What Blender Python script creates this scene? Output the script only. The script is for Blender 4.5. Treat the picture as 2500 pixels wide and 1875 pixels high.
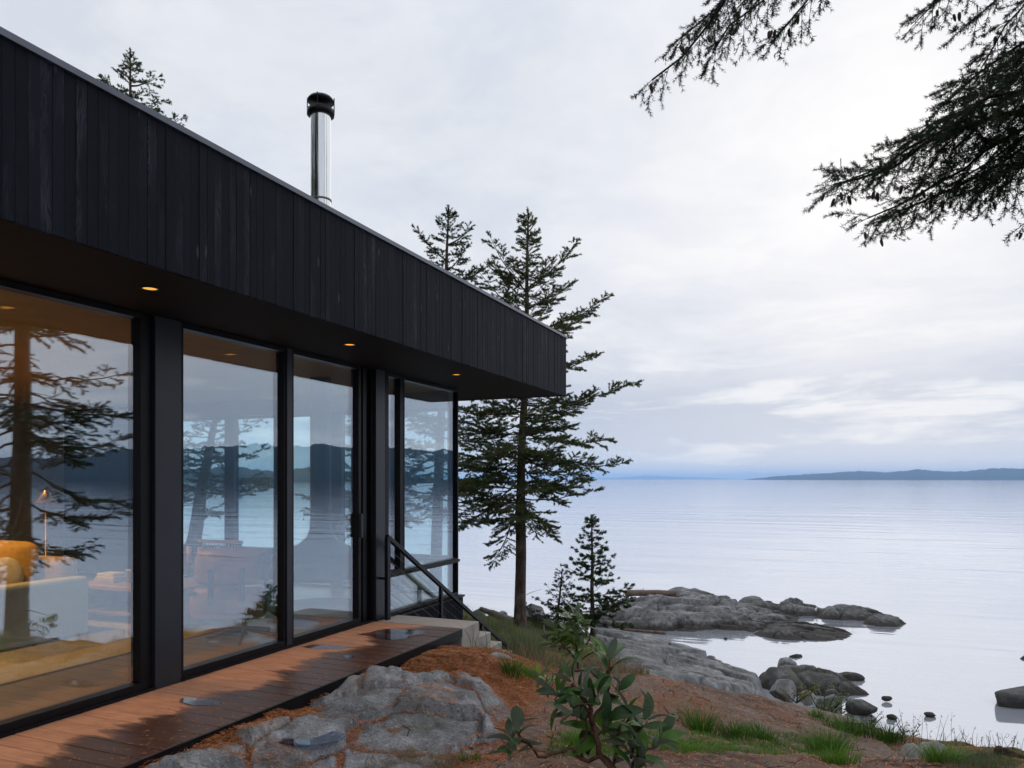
import bpy, bmesh, math, random
import numpy as np
from mathutils import Vector, Matrix

# ------------------------------------------------------------------ reset
for o in list(bpy.data.objects):
    bpy.data.objects.remove(o)
SC = bpy.context.scene
COL = SC.collection
rad = math.radians

# ------------------------------------------------------------------ camera
F, CX, HY, CZ = 1850.0, 1250.0, 1170.0, 1.5       # focal length and horizon, in photo pixels
YAW = math.atan(774 / F)
cam_d = bpy.data.cameras.new('camera'); cam = bpy.data.objects.new('camera', cam_d); COL.objects.link(cam)
cam.location = (0, 0, CZ); cam.rotation_euler = (rad(90), 0, YAW)
cam_d.sensor_width = 36; cam_d.lens = 36 * F / 2500; cam_d.shift_y = 232.5 / 2500
cam_d.clip_start = 0.05; cam_d.clip_end = 60000
SC.camera = cam

# ------------------------------------------------------------------ sky, sun, exposure
SC.view_settings.view_transform = 'Standard'
SC.view_settings.look = 'None'
SC.view_settings.exposure = 0.0
SC.view_settings.gamma = 1.0
SC.view_settings.use_curve_mapping = False
try:
    SC.cycles.transparent_max_bounces = 24
    SC.cycles.max_bounces = 10
    SC.cycles.volume_bounces = 2
except Exception:
    pass

SUN_EL, SUN_PX = rad(24), 2150.0
_ang = YAW - math.atan((SUN_PX - CX) / F)           # azimuth from +Y towards -X
SUN_DIR = Vector((-math.sin(_ang) * math.cos(SUN_EL), math.cos(_ang) * math.cos(SUN_EL), math.sin(SUN_EL)))

def build_world():
    w = bpy.data.worlds.new('World'); SC.world = w; w.use_nodes = True
    nt = w.node_tree; nt.nodes.clear(); nd = nt.nodes; lk = nt.links
    out = nd.new('ShaderNodeOutputWorld'); bg = nd.new('ShaderNodeBackground')
    sky = nd.new('ShaderNodeTexSky'); sky.sky_type = 'NISHITA'; sky.sun_disc = False
    sky.sun_elevation = SUN_EL; sky.sun_rotation = -_ang
    sky.air_density = 1.0; sky.dust_density = 1.5
    tc = nd.new('ShaderNodeTexCoord')
    sep = nd.new('ShaderNodeSeparateXYZ'); lk.new(tc.outputs['Generated'], sep.inputs[0])
    def m(op, a, b=None, c=None):
        n = nd.new('ShaderNodeMath'); n.operation = op
        for i, v in enumerate((a, b, c)):
            if v is None: continue
            if isinstance(v, (int, float)): n.inputs[i].default_value = v
            else: lk.new(v, n.inputs[i])
        return n.outputs[0]
    def noise(vec, sc, det, ro, dist=0.0):
        n = nd.new('ShaderNodeTexNoise'); n.inputs['Scale'].default_value = sc; n.inputs['Detail'].default_value = det
        n.inputs['Roughness'].default_value = ro; n.inputs['Distortion'].default_value = dist
        lk.new(vec, n.inputs['Vector']); return n.outputs['Fac']
    def ramp(fac, stops):
        r = nd.new('ShaderNodeValToRGB'); e = r.color_ramp.elements
        while len(e) < len(stops): e.new(0.5)
        for el, (p, c) in zip(e, stops):
            el.position = p; el.color = (*c, 1) if len(c) == 3 else c
        lk.new(fac, r.inputs[0]); return r.outputs[0]
    def mixc(fac, a, b, mode='MIX'):
        n = nd.new('ShaderNodeMix'); n.data_type = 'RGBA'; n.blend_type = mode
        if isinstance(fac, float): n.inputs[0].default_value = fac
        else: lk.new(fac, n.inputs[0])
        for i, v in ((6, a), (7, b)):
            if isinstance(v, tuple): n.inputs[i].default_value = (*v, 1)
            else: lk.new(v, n.inputs[i])
        return n.outputs[2]
    zz = m('MAXIMUM', sep.outputs[2], 0.0)
    # cloud layer projected onto a ceiling so that it flattens towards the horizon
    d = m('ADD', zz, 0.13)
    px = m('DIVIDE', sep.outputs[0], d); py = m('DIVIDE', sep.outputs[1], d)
    cmb = nd.new('ShaderNodeCombineXYZ'); lk.new(px, cmb.inputs[0]); lk.new(py, cmb.inputs[1])
    n1 = noise(cmb.outputs[0], 0.85, 7, 0.60, 0.35)
    n2 = noise(cmb.outputs[0], 1.9, 8, 0.62, 0.3)
    # low banks of cloud near the horizon
    cmb2 = nd.new('ShaderNodeCombineXYZ')
    lk.new(m('MULTIPLY', sep.outputs[0], 2.4), cmb2.inputs[0]); lk.new(m('MULTIPLY', sep.outputs[1], 2.4), cmb2.inputs[1])
    lk.new(m('MULTIPLY', zz, 15.0), cmb2.inputs[2])
    n3 = noise(cmb2.outputs[0], 1.7, 8, 0.60, 0.3)
    base = ramp(zz, [(0.0, (0.64, 0.71, 0.82)), (0.03, (0.58, 0.65, 0.78)), (0.085, (0.45, 0.52, 0.67)),
                     (0.17, (0.57, 0.62, 0.74)), (0.30, (0.80, 0.83, 0.89)), (0.46, (0.75, 0.79, 0.87)), (0.72, (0.86, 0.90, 0.98)), (1.0, (1.02, 1.06, 1.12))])
    hi_ = ramp(zz, [(0.45, (0.88, 0.89, 0.92)), (1.0, (1.12, 1.13, 1.16))])
    light = mixc(ramp(n1, [(0.40, (0, 0, 0)), (0.60, (1, 1, 1))]), base, hi_)
    light = mixc(m('MULTIPLY', ramp(n2, [(0.44, (0, 0, 0)), (0.64, (1, 1, 1))]), 0.55), light, (0.61, 0.67, 0.78))
    lowmask = ramp(zz, [(0.0, (1, 1, 1)), (0.10, (0.9, 0.9, 0.9)), (0.19, (0, 0, 0))])
    lowcol = mixc(ramp(n3, [(0.50, (0, 0, 0)), (0.60, (1, 1, 1))]), base, (0.80, 0.83, 0.89))
    cl = mixc(lowmask, light, lowcol)
    # brightness round the veiled sun
    nrm = nd.new('ShaderNodeVectorMath'); nrm.operation = 'DOT_PRODUCT'
    lk.new(tc.outputs['Generated'], nrm.inputs[0]); nrm.inputs[1].default_value = SUN_DIR
    glow = m('POWER', m('MAXIMUM', nrm.outputs['Value'], 0.0), 16.0)
    cl = mixc(m('MULTIPLY', glow, 0.30), cl, (0.95, 0.955, 0.96))
    skys = mixc(1.0, sky.outputs[0], (0.10, 0.10, 0.10), 'MULTIPLY')
    fin = mixc(0.93, skys, cl)
    lk.new(fin, bg.inputs[0]); bg.inputs[1].default_value = 1.0
    lk.new(bg.outputs[0], out.inputs[0])
build_world()

sun_d = bpy.data.lights.new('sun', 'SUN'); sun = bpy.data.objects.new('sun', sun_d); COL.objects.link(sun)
sun_d.energy = 0.75; sun_d.angle = rad(170); sun_d.color = (1.0, 0.95, 0.88)
sun.rotation_euler = SUN_DIR.to_track_quat('Z', 'Y').to_euler()

# ------------------------------------------------------------------ photo pixel <-> world
_s, _c = math.sin(YAW), math.cos(YAW)
def P(px, py, D):
    l = (px - CX) / F * D
    return np.array((-_s * D + _c * l, _c * D + _s * l, CZ + (HY - py) / F * D))
def G(px, py, z): return P(px, py, F * (CZ - z) / (py - HY))
def proj(v):
    v = np.asarray(v, float)
    D = -_s * v[..., 0] + _c * v[..., 1]; l = _c * v[..., 0] + _s * v[..., 1]
    return CX + F * l / D, HY - F * (v[..., 2] - CZ) / D, D

# ------------------------------------------------------------------ object helpers
def tag(o, label=None, cat=None, group=None, kind=None):
    if label: o['label'] = label
    if cat: o['category'] = cat
    if group: o['group'] = group
    if kind: o['kind'] = kind
    return o
def empty(name, loc, label=None, cat=None, group=None, kind=None):
    o = bpy.data.objects.new(name, None); COL.objects.link(o); o.location = loc; o.empty_display_size = 0.1
    return tag(o, label, cat, group, kind)
def link(name, me, parent=None, mat=None, world=True):
    """link a mesh; if world, its coordinates are world ones and the parent (unrotated empty) is subtracted"""
    o = bpy.data.objects.new(name, me); COL.objects.link(o)
    if mat is not None:
        for q in (mat if isinstance(mat, (list, tuple)) else [mat]): me.materials.append(q)
    if parent is not None:
        o.parent = parent
        if world: o.matrix_parent_inverse = Matrix.Translation(-wloc(parent))
    return o
def wloc(o):
    v = Vector(o.location); p = o.parent
    if p is not None:
        v = v + Vector(o.matrix_parent_inverse.translation) + wloc(p)
    return v
def mesh_np(name, V, Fc, mats=None, parent=None, smooth=False, midx=None):
    V = np.ascontiguousarray(V, np.float32); Fc = np.ascontiguousarray(Fc, np.int32)
    me = bpy.data.meshes.new(name); k = Fc.shape[1]; n = len(Fc)
    me.vertices.add(len(V)); me.vertices.foreach_set('co', V.ravel())
    me.loops.add(n * k); me.loops.foreach_set('vertex_index', Fc.ravel())
    me.polygons.add(n); me.polygons.foreach_set('loop_start', np.arange(0, n * k, k, dtype=np.int32))
    try: me.polygons.foreach_set('loop_total', np.full(n, k, np.int32))
    except Exception: pass
    if midx is not None: me.polygons.foreach_set('material_index', np.ascontiguousarray(midx, np.int32))
    me.polygons.foreach_set('use_smooth', np.full(n, bool(smooth)))
    me.update(calc_edges=True)
    return link(name, me, parent, mats)
def add_attr(o, name, arr):
    a = o.data.attributes.new(name, 'FLOAT', 'POINT'); a.data.foreach_set('value', np.ascontiguousarray(arr, np.float32))

class MB:
    """collects boxes, tubes and lathes into one mesh"""
    def __init__(s): s.bm = bmesh.new()
    def box(s, lo, hi, bevel=0.0, seg=1, rot=None, about=None):
        lo = Vector(lo); hi = Vector(hi); c = (lo + hi) / 2; d = hi - lo
        r = bmesh.ops.create_cube(s.bm, size=1.0); vs = r['verts']
        for v in vs: v.co = Vector((v.co.x * d.x, v.co.y * d.y, v.co.z * d.z)) + c
        if bevel > 0:
            es = list({e for v in vs for e in v.link_edges})
            q = bmesh.ops.bevel(s.bm, geom=es, offset=bevel, segments=seg, affect='EDGES', profile=0.5)
            vs = list({v for f in q['faces'] for v in f.verts} | {v for v in vs if v.is_valid})
        if rot is not None:
            p = Vector(about) if about is not None else c
            for v in vs: v.co = rot @ (v.co - p) + p
        return s
    def tube(s, pts, rads, n=8, cap=True):
        pts = [Vector(p) for p in pts]
        if isinstance(rads, (int, float)): rads = [rads] * len(pts)
        rings = []; up = Vector((0, 0, 1))
        for i, p in enumerate(pts):
            t = (pts[min(i + 1, len(pts) - 1)] - pts[max(i - 1, 0)]).normalized()
            a = t.cross(up if abs(t.z) < 0.95 else Vector((1, 0, 0))).normalized(); b = t.cross(a)
            rings.append([s.bm.verts.new(p + (a * math.cos(2 * math.pi * k / n) + b * math.sin(2 * math.pi * k / n)) * rads[i]) for k in range(n)])
        for A, B in zip(rings, rings[1:]):
            for k in range(n):
                f = s.bm.faces.new((A[k], A[(k + 1) % n], B[(k + 1) % n], B[k])); f.smooth = True
        if cap:
            s.bm.faces.new(rings[0][::-1]); s.bm.faces.new(rings[-1])
        return s
    def lathe(s, c, prof, n=32, smooth=True):
        rings = []
        for r, z in prof:
            if r < 1e-5: rings.append([s.bm.verts.new((c[0], c[1], c[2] + z))])
            else: rings.append([s.bm.verts.new((c[0] + r * math.cos(2 * math.pi * k / n), c[1] + r * math.sin(2 * math.pi * k / n), c[2] + z)) for k in range(n)])
        for A, B in zip(rings, rings[1:]):
            for k in range(n):
                k2 = (k + 1) % n
                if len(A) == 1 and len(B) == 1: continue
                if len(A) == 1: f = s.bm.faces.new((A[0], B[k2], B[k]))
                elif len(B) == 1: f = s.bm.faces.new((A[k], A[k2], B[0]))
                else: f = s.bm.faces.new((A[k], A[k2], B[k2], B[k]))
                f.smooth = smooth
        return s
    def quad(s, pts, smooth=False):
        f = s.bm.faces.new([s.bm.verts.new(Vector(p)) for p in pts]); f.smooth = smooth; return s
    def build(s, name, mat, parent=None, smooth=None):
        bmesh.ops.recalc_face_normals(s.bm, faces=s.bm.faces)
        me = bpy.data.meshes.new(name); s.bm.to_mesh(me); s.bm.free()
        if smooth is not None:
            me.polygons.foreach_set('use_smooth', np.full(len(me.polygons), smooth))
        return link(name, me, parent, mat)

# ------------------------------------------------------------------ numpy noise
def _h(ix, iy, seed):
    n = (ix.astype(np.int64) * 374761393 + iy.astype(np.int64) * 668265263 + seed * 1442695041) & 0xffffffff
    n = ((n ^ (n >> 13)) * 1274126177) & 0xffffffff
    n = n ^ (n >> 16)
    return (n & 0xffff) / 65535.0
def vnoise(x, y, seed=0):
    ix = np.floor(x); iy = np.floor(y); fx = x - ix; fy = y - iy
    fx = fx * fx * fx * (fx * (fx * 6 - 15) + 10); fy = fy * fy * fy * (fy * (fy * 6 - 15) + 10)
    a = _h(ix, iy, seed); b = _h(ix + 1, iy, seed); c = _h(ix, iy + 1, seed); d = _h(ix + 1, iy + 1, seed)
    return (a * (1 - fx) + b * fx) * (1 - fy) + (c * (1 - fx) + d * fx) * fy
def fbm(x, y, sc, oct=5, seed=0, gain=0.5):
    v = 0; a = 1; t = 0
    for i in range(oct):
        v = v + a * (vnoise(x * sc + 17.3 * i, y * sc - 9.1 * i, seed + i) - 0.5); t += a; a *= gain; sc *= 2.03
    return v / t * 2
def vor(x, y, pts):
    d1 = np.full(x.shape, 1e9); d2 = np.full(x.shape, 1e9); idx = np.zeros(x.shape, int)
    for i, p in enumerate(pts):
        d = np.hypot(x - p[0], y - p[1]); near = d < d1
        d2 = np.where(near, d1, np.minimum(d2, d)); idx = np.where(near, i, idx); d1 = np.where(near, d, d1)
    return idx, d1, d2
def sstep(a, b, x):
    t = np.clip((x - a) / (b - a), 0, 1); return t * t * (3 - 2 * t)
def inpoly(x, y, poly):
    r = np.zeros(x.shape, bool); j = len(poly) - 1
    for i in range(len(poly)):
        xi, yi = poly[i][:2]; xj, yj = poly[j][:2]
        r ^= ((yi > y) != (yj > y)) & (x < (xj - xi) * (y - yi) / (yj - yi + 1e-12) + xi); j = i
    return r
def polydist(x, y, poly):
    d = np.full(x.shape, 1e9); n = len(poly)
    for i in range(n):
        ax, ay = poly[i][:2]; bx, by = poly[(i + 1) % n][:2]; vx, vy = bx - ax, by - ay
        t = np.clip(((x - ax) * vx + (y - ay) * vy) / (vx * vx + vy * vy + 1e-12), 0, 1)
        d = np.minimum(d, np.hypot(x - ax - t * vx, y - ay - t * vy))
    return d

# ------------------------------------------------------------------ material helper
class NT:
    def __init__(s, name):
        s.m = bpy.data.materials.new(name); s.m.use_nodes = True
        s.nt = s.m.node_tree; s.nt.nodes.clear(); s.nd = s.nt.nodes; s.lk = s.nt.links
        s.out = s.nd.new('ShaderNodeOutputMaterial')
    def set(s, sock, v):
        if v is None: return
        if isinstance(v, bpy.types.NodeSocket): s.lk.new(v, sock)
        elif isinstance(v, (tuple, list)): sock.default_value = (*v, 1) if len(v) == 3 and sock.type == 'RGBA' else v
        else: sock.default_value = v
    def math(s, op, a, b=None, c=None, clamp=False):
        n = s.nd.new('ShaderNodeMath'); n.operation = op; n.use_clamp = clamp
        for i, v in enumerate((a, b, c)): s.set(n.inputs[i], v)
        return n.outputs[0]
    def pos(s): return s.nd.new('ShaderNodeNewGeometry').outputs['Position']
    def nrm(s): return s.nd.new('ShaderNodeNewGeometry').outputs['Normal']
    def obj(s): return s.nd.new('ShaderNodeTexCoord').outputs['Object']
    def rnd(s): return s.nd.new('ShaderNodeObjectInfo').outputs['Random']
    def attr(s, n):
        a = s.nd.new('ShaderNodeAttribute'); a.attribute_name = n; return a.outputs['Fac']
    def xyz(s, v):
        n = s.nd.new('ShaderNodeSeparateXYZ'); s.lk.new(v, n.inputs[0]); return n.outputs
    def comb(s, x, y, z):
        n = s.nd.new('ShaderNodeCombineXYZ')
        for i, v in enumerate((x, y, z)): s.set(n.inputs[i], v)
        return n.outputs[0]
    def map(s, v, sc=(1, 1, 1), loc=(0, 0, 0), rot=(0, 0, 0)):
        n = s.nd.new('ShaderNodeMapping'); s.lk.new(v, n.inputs[0])
        s.set(n.inputs['Scale'], sc); s.set(n.inputs['Location'], loc); s.set(n.inputs['Rotation'], rot); return n.outputs[0]
    def vadd(s, a, b):
        n = s.nd.new('ShaderNodeVectorMath'); n.operation = 'ADD'; s.set(n.inputs[0], a); s.set(n.inputs[1], b); return n.outputs[0]
    def noise(s, v, sc, det=4, ro=0.5, dist=0.0):
        n = s.nd.new('ShaderNodeTexNoise'); s.lk.new(v, n.inputs['Vector'])
        n.inputs['Scale'].default_value = sc; n.inputs['Detail'].default_value = det
        n.inputs['Roughness'].default_value = ro; n.inputs['Distortion'].default_value = dist
        return n.outputs['Fac']
    def voro(s, v, sc, feat='F1'):
        n = s.nd.new('ShaderNodeTexVoronoi'); n.feature = feat; s.lk.new(v, n.inputs['Vector']); n.inputs['Scale'].default_value = sc
        return n.outputs
    def ramp(s, f, stops, interp='LINEAR'):
        r = s.nd.new('ShaderNodeValToRGB'); r.color_ramp.interpolation = interp; e = r.color_ramp.elements
        while len(e) < len(stops): e.new(0.5)
        for el, (p, c) in zip(e, stops):
            el.position = p
            if isinstance(c, (int, float)): c = (c, c, c)
            el.color = (*c, 1)
        s.lk.new(f, r.inputs[0]); return r.outputs[0]
    def mix(s, f, a, b, mode='MIX'):
        n = s.nd.new('ShaderNodeMix'); n.data_type = 'RGBA'; n.blend_type = mode
        s.set(n.inputs[0], f); s.set(n.inputs[6], a); s.set(n.inputs[7], b); return n.outputs[2]
    def bump(s, h, st=0.3, dist=0.01, nin=None):
        n = s.nd.new('ShaderNodeBump'); s.lk.new(h, n.inputs['Height']); n.inputs['Strength'].default_value = st
        n.inputs['Distance'].default_value = dist
        if nin is not None: s.lk.new(nin, n.inputs['Normal'])
        return n.outputs[0]
    def pbsdf(s, col, rough=0.6, metal=0.0, bump=None, spec=None, **kw):
        b = s.nd.new('ShaderNodeBsdfPrincipled')
        s.set(b.inputs['Base Color'], col); s.set(b.inputs['Roughness'], rough); s.set(b.inputs['Metallic'], metal)
        if bump is not None: s.lk.new(bump, b.inputs['Normal'])
        if spec is not None: s.set(b.inputs['Specular IOR Level'], spec)
        for k, v in kw.items(): s.set(b.inputs[k], v)
        return b.outputs[0]
    def done(s, sh):
        s.lk.new(sh, s.out.inputs['Surface']); return s.m

def simple(name, col, rough=0.6, metal=0.0, var=0.12, sc=8.0, bump=0.0, spec=None):
    t = NT(name); o = t.obj(); n = t.noise(o, sc, 5, 0.6)
    c = t.ramp(n, [(0.3, tuple(max(0, x * (1 - var)) for x in col)), (0.7, tuple(x * (1 + var) for x in col))])
    b = t.bump(n, bump, 0.004) if bump else None
    r = t.math('MULTIPLY_ADD', n, 0.15, rough - 0.075)
    return t.done(t.pbsdf(c, r, metal, b, spec))

M = {}
def mk_charred(name, lift=1.0):
    t = NT(name); o = t.obj(); r = t.rnd()
    off = t.comb(t.math('MULTIPLY', r, 37.0), t.math('MULTIPLY', r, 71.0), t.math('MULTIPLY', r, 113.0))
    v = t.vadd(o, off)
    warp = t.noise(t.map(v, (6, 6, 1.6)), 1.5, 3)
    ring = t.noise(t.vadd(t.map(v, (1, 34, 0.75)), t.comb(0.0, t.math('MULTIPLY', warp, 5.5), 0.0)), 2.2, 3, 0.5, 0.4)
    line = t.math('SINE', t.math('MULTIPLY', ring, 62.0))
    line = t.math('MULTIPLY_ADD', line, 0.5, 0.5)
    fine = t.noise(t.map(v, (30, 220, 5)), 1.0, 4, 0.6)
    patch = t.noise(t.map(v, (3, 6, 1.1)), 1.3, 4, 0.55)
    worn = t.math('MULTIPLY', t.ramp(patch, [(0.52, 0.0), (0.72, 1.0)]), t.ramp(r, [(0.25, 0.15), (0.9, 1.0)]))
    knot = t.ramp(t.voro(t.map(v, (1, 9, 2.6)), 1.0)[0], [(0.05, 1.0), (0.12, 0.0)])
    g = t.math('MULTIPLY', worn, t.ramp(line, [(0.35, 0.0), (0.9, 1.0)]))
    dark = t.ramp(r, [(0.0, (0.0030, 0.0038, 0.0068)), (0.25, (0.0050, 0.0062, 0.0110)), (0.5, (0.0034, 0.0043, 0.0076)), (0.75, (0.0070, 0.0085, 0.0145)), (0.9, (0.0044, 0.0054, 0.0096))], 'CONSTANT')
    base = t.mix(t.math('MULTIPLY', fine, 0.7), dark, (0.012, 0.014, 0.024))
    col = t.mix(t.math('MULTIPLY', g, 0.85), base, (0.060, 0.064, 0.080))
    col = t.mix(t.math('MULTIPLY', knot, 0.35), col, (0.11, 0.115, 0.13))
    hgt = t.math('ADD', t.math('MULTIPLY', line, 0.5), fine)
    return t.done(t.pbsdf(col, t.math('MULTIPLY_ADD', fine, 0.25, 0.50), 0, t.bump(hgt, 0.35, 0.003), 0.08))
M['charred'] = mk_charred('charred_wood')
M['soffit'] = (lambda t: t.done(t.pbsdf(t.ramp(t.noise(t.map(t.pos(), (3, 40, 3)), 1.0, 4), [(0.3, (0.006, 0.0045, 0.004)), (0.7, (0.016, 0.010, 0.008))]), 0.7, 0, None, 0.15)))(NT('soffit_stain'))
M['frame'] = simple('black_frame_metal', (0.006, 0.006, 0.008), 0.38, 0, 0.2, 6, 0, 0.16)
M['post'] = simple('dark_steel_post', (0.016, 0.019, 0.027), 0.36, 0.0, 0.15, 4, 0.0, 0.4)
M['cap'] = simple('roof_edge_metal', (0.12, 0.135, 0.165), 0.42, 0.5, 0.10, 3)
M['rail'] = simple('painted_rail_steel', (0.009, 0.010, 0.013), 0.45, 0, 0.2, 9, 0, 0.25)
M['cable'] = simple('stainless_cable', (0.16, 0.15, 0.145), 0.4, 0.8, 0.1)
M['roof'] = simple('roof_membrane', (0.10, 0.10, 0.11), 0.85)

def mk_glass(nm='window_glass', base=0.225):
    t = NT(nm)
    fr = t.nd.new('ShaderNodeLayerWeight'); fr.inputs['Blend'].default_value = 0.5
    fac = t.math('MULTIPLY_ADD', t.math('POWER', fr.outputs['Facing'], 3.6), 0.80, base, clamp=True)
    tr = t.nd.new('ShaderNodeBsdfTransparent'); tr.inputs[0].default_value = (0.90, 0.975, 0.97, 1)
    gl = t.nd.new('ShaderNodeBsdfGlossy'); gl.inputs['Roughness'].default_value = 0.0; gl.inputs[0].default_value = (0.84, 0.91, 1.0, 1)
    wob = t.noise(t.map(t.pos(), (1, 0.9, 1.1)), 1.0, 2, 0.4)
    t.lk.new(t.bump(wob, 0.035, 0.02), gl.inputs['Normal'])
    mx = t.nd.new('ShaderNodeMixShader'); t.lk.new(fac, mx.inputs[0]); t.lk.new(tr.outputs[0], mx.inputs[1]); t.lk.new(gl.outputs[0], mx.inputs[2])
    return t.done(mx.outputs[0])
M['glass'] = mk_glass(); M['glass_end'] = mk_glass('clear_end_glass', 0.05)

def mk_deck():
    t = NT('cedar_deck'); o = t.obj(); p = t.pos(); r = t.rnd()
    off = t.comb(t.math('MULTIPLY', r, 31.0), t.math('MULTIPLY', r, 57.0), 0.0)
    v = t.vadd(o, off)
    g = t.noise(t.map(v, (2.2, 46, 8)), 1.0, 5, 0.6, 0.5)
    g2 = t.noise(t.map(v, (7, 9, 1)), 1.0, 4, 0.6)
    dry = t.ramp(g, [(0.3, (0.52, 0.215, 0.115)), (0.55, (0.70, 0.325, 0.185)), (0.75, (0.79, 0.41, 0.25))])
    dry = t.mix(t.ramp(r, [(0, 0.0), (1, 0.32)]), dry, (0.46, 0.22, 0.125))
    dry = t.mix(t.ramp(g2, [(0.35, 0.35), (0.6, 0.0)]), dry, (0.34, 0.165, 0.10))
    wet = t.ramp(g, [(0.3, (0.060, 0.026, 0.017)), (0.7, (0.115, 0.050, 0.033))])
    x, y, z = t.xyz(p)
    # rain line: wet boards beyond the drip of the roof, creeping along the grain of each board
    n1 = t.noise(t.comb(t.math('MULTIPLY', x, 0.9), t.math('MULTIPLY', y, 2.1), 0.0), 1.0, 3, 0.55)
    n2 = t.noise(t.comb(t.math('MULTIPLY', x, 3.0), t.math('MULTIPLY', y, 15.0), r), 1.0, 4, 0.6)
    e = t.math('ADD', x, t.math('ADD', t.math('MULTIPLY', t.math('SUBTRACT', n1, 0.5), 0.95), t.math('MULTIPLY', t.math('SUBTRACT', n2, 0.5), 0.42)))
    e = t.math('ADD', e, t.math('MULTIPLY', t.math('SUBTRACT', r, 0.5), 0.10))
    e = t.math('ADD', e, t.math('MULTIPLY', t.math('SUBTRACT', y, 4.0), -0.02))
    wm = t.ramp(t.math('MULTIPLY_ADD', e, 1.0, 4.5), [(0.515, 0.0), (0.555, 0.55), (0.64, 1.0)])
    col = t.mix(wm, dry, wet)
    rough = t.math('MULTIPLY_ADD', wm, -0.26, 0.66)
    return t.done(t.pbsdf(col, rough, 0, t.bump(g, 0.25, 0.003), 0.35))
M['deck'] = mk_deck()

def mk_concrete():
    t = NT('board_formed_concrete'); p = t.pos()
    n = t.noise(p, 5, 6, 0.6); n2 = t.noise(p, 60, 4, 0.6)
    c = t.ramp(n, [(0.3, (0.26, 0.245, 0.23)), (0.7, (0.40, 0.375, 0.35))])
    pits = t.ramp(t.voro(p, 42)[0], [(0.07, 1.0), (0.14, 0.0)])
    c = t.mix(t.math('MULTIPLY', pits, 0.5), c, (0.15, 0.14, 0.13))
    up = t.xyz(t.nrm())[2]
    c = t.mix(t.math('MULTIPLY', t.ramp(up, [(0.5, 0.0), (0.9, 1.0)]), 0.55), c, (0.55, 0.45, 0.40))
    return t.done(t.pbsdf(c, 0.85, 0, t.bump(n2, 0.25, 0.004), 0.25))
M['concrete'] = mk_concrete()

def mk_granite(name, lo, hi, speck=0.55, lichen=0.4, green=0.25, waterline=False):
    t = NT(name); p = t.pos()
    n0 = t.noise(p, 1.3, 5, 0.6); n = t.noise(p, 6, 6, 0.65); sp = t.noise(p, 75, 4, 0.7); sp2 = t.noise(p, 38, 4, 0.75)
    c = t.ramp(n, [(0.28, lo), (0.72, hi)])
    c = t.mix(t.ramp(n0, [(0.38, 0.70), (0.58, 0.0)]), c, tuple(x * 0.50 for x in lo))  # dark patches, deepened to stand in for shaded rock faces
    sk = t.noise(t.map(p, (2.2, 2.2, 0.5)), 1.6, 6, 0.7, 0.8)
    c = t.mix(t.math('MULTIPLY', t.ramp(sk, [(0.52, 0.0), (0.66, 1.0)]), 0.6), c, tuple(x * 0.33 for x in lo))  # dark streaks, likewise shade put into the rock colour
    c = t.mix(t.math('MULTIPLY', t.ramp(sp, [(0.36, 1.0), (0.47, 0.0)]), speck), c, (0.035, 0.035, 0.04))
    c = t.mix(t.math('MULTIPLY', t.ramp(sp2, [(0.56, 0.0), (0.68, 1.0)]), speck * 0.7), c, (0.50, 0.50, 0.51))
    li = t.noise(p, 3.2, 6, 0.7, 0.6)
    c = t.mix(t.math('MULTIPLY', t.ramp(li, [(0.56, 0.0), (0.66, 1.0)]), lichen), c, (0.47, 0.47, 0.44))
    gr = t.noise(t.vadd(p, (11.0, 3.0, 7.0)), 2.2, 5, 0.65, 0.3)
    c = t.mix(t.math('MULTIPLY', t.ramp(gr, [(0.50, 0.0), (0.66, 1.0)]), green), c, (0.13, 0.115, 0.070))
    st = t.noise(t.vadd(p, (3.0, 21.0, 5.0)), 4.5, 6, 0.72, 0.5)
    c = t.mix(t.math('MULTIPLY', t.ramp(st, [(0.53, 0.0), (0.63, 1.0)]), 0.55), c, (0.062, 0.055, 0.048))
    if waterline:
        z = t.xyz(p)[2]
        e = t.math('ADD', z, t.math('MULTIPLY', t.math('SUBTRACT', n, 0.5), 0.35))
        c = t.mix(t.ramp(t.math('MULTIPLY_ADD', e, 1.0, 4.5), [(0.42, 0.93), (0.60, 0.25), (0.80, 0.0)]), c, (0.026, 0.023, 0.020))  # wet algae band, raised and darkened to suggest shaded sides
    h = t.math('ADD', t.math('MULTIPLY', n, 1.0), t.math('MULTIPLY', sp2, 0.25))
    return t.done(t.pbsdf(c, 0.8, 0, t.bump(h, 0.55, 0.02), 0.3))
M['granite'] = mk_granite('grey_granite', (0.19, 0.195, 0.208), (0.40, 0.408, 0.43), 0.85, 0.36, 0.25)
M['granite_pale'] = mk_granite('pale_granite', (0.24, 0.235, 0.22), (0.40, 0.39, 0.37), 0.5, 0.5, 0.5)
M['shore_rock'] = mk_granite('shore_rock', (0.115, 0.119, 0.126), (0.285, 0.292, 0.305), 0.28, 0.42, 0.10, True)
M['dark_rock'] = mk_granite('dark_boulder_rock', (0.075, 0.077, 0.077), (0.175, 0.178, 0.176), 0.2, 0.22, 0.30, True)

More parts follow.
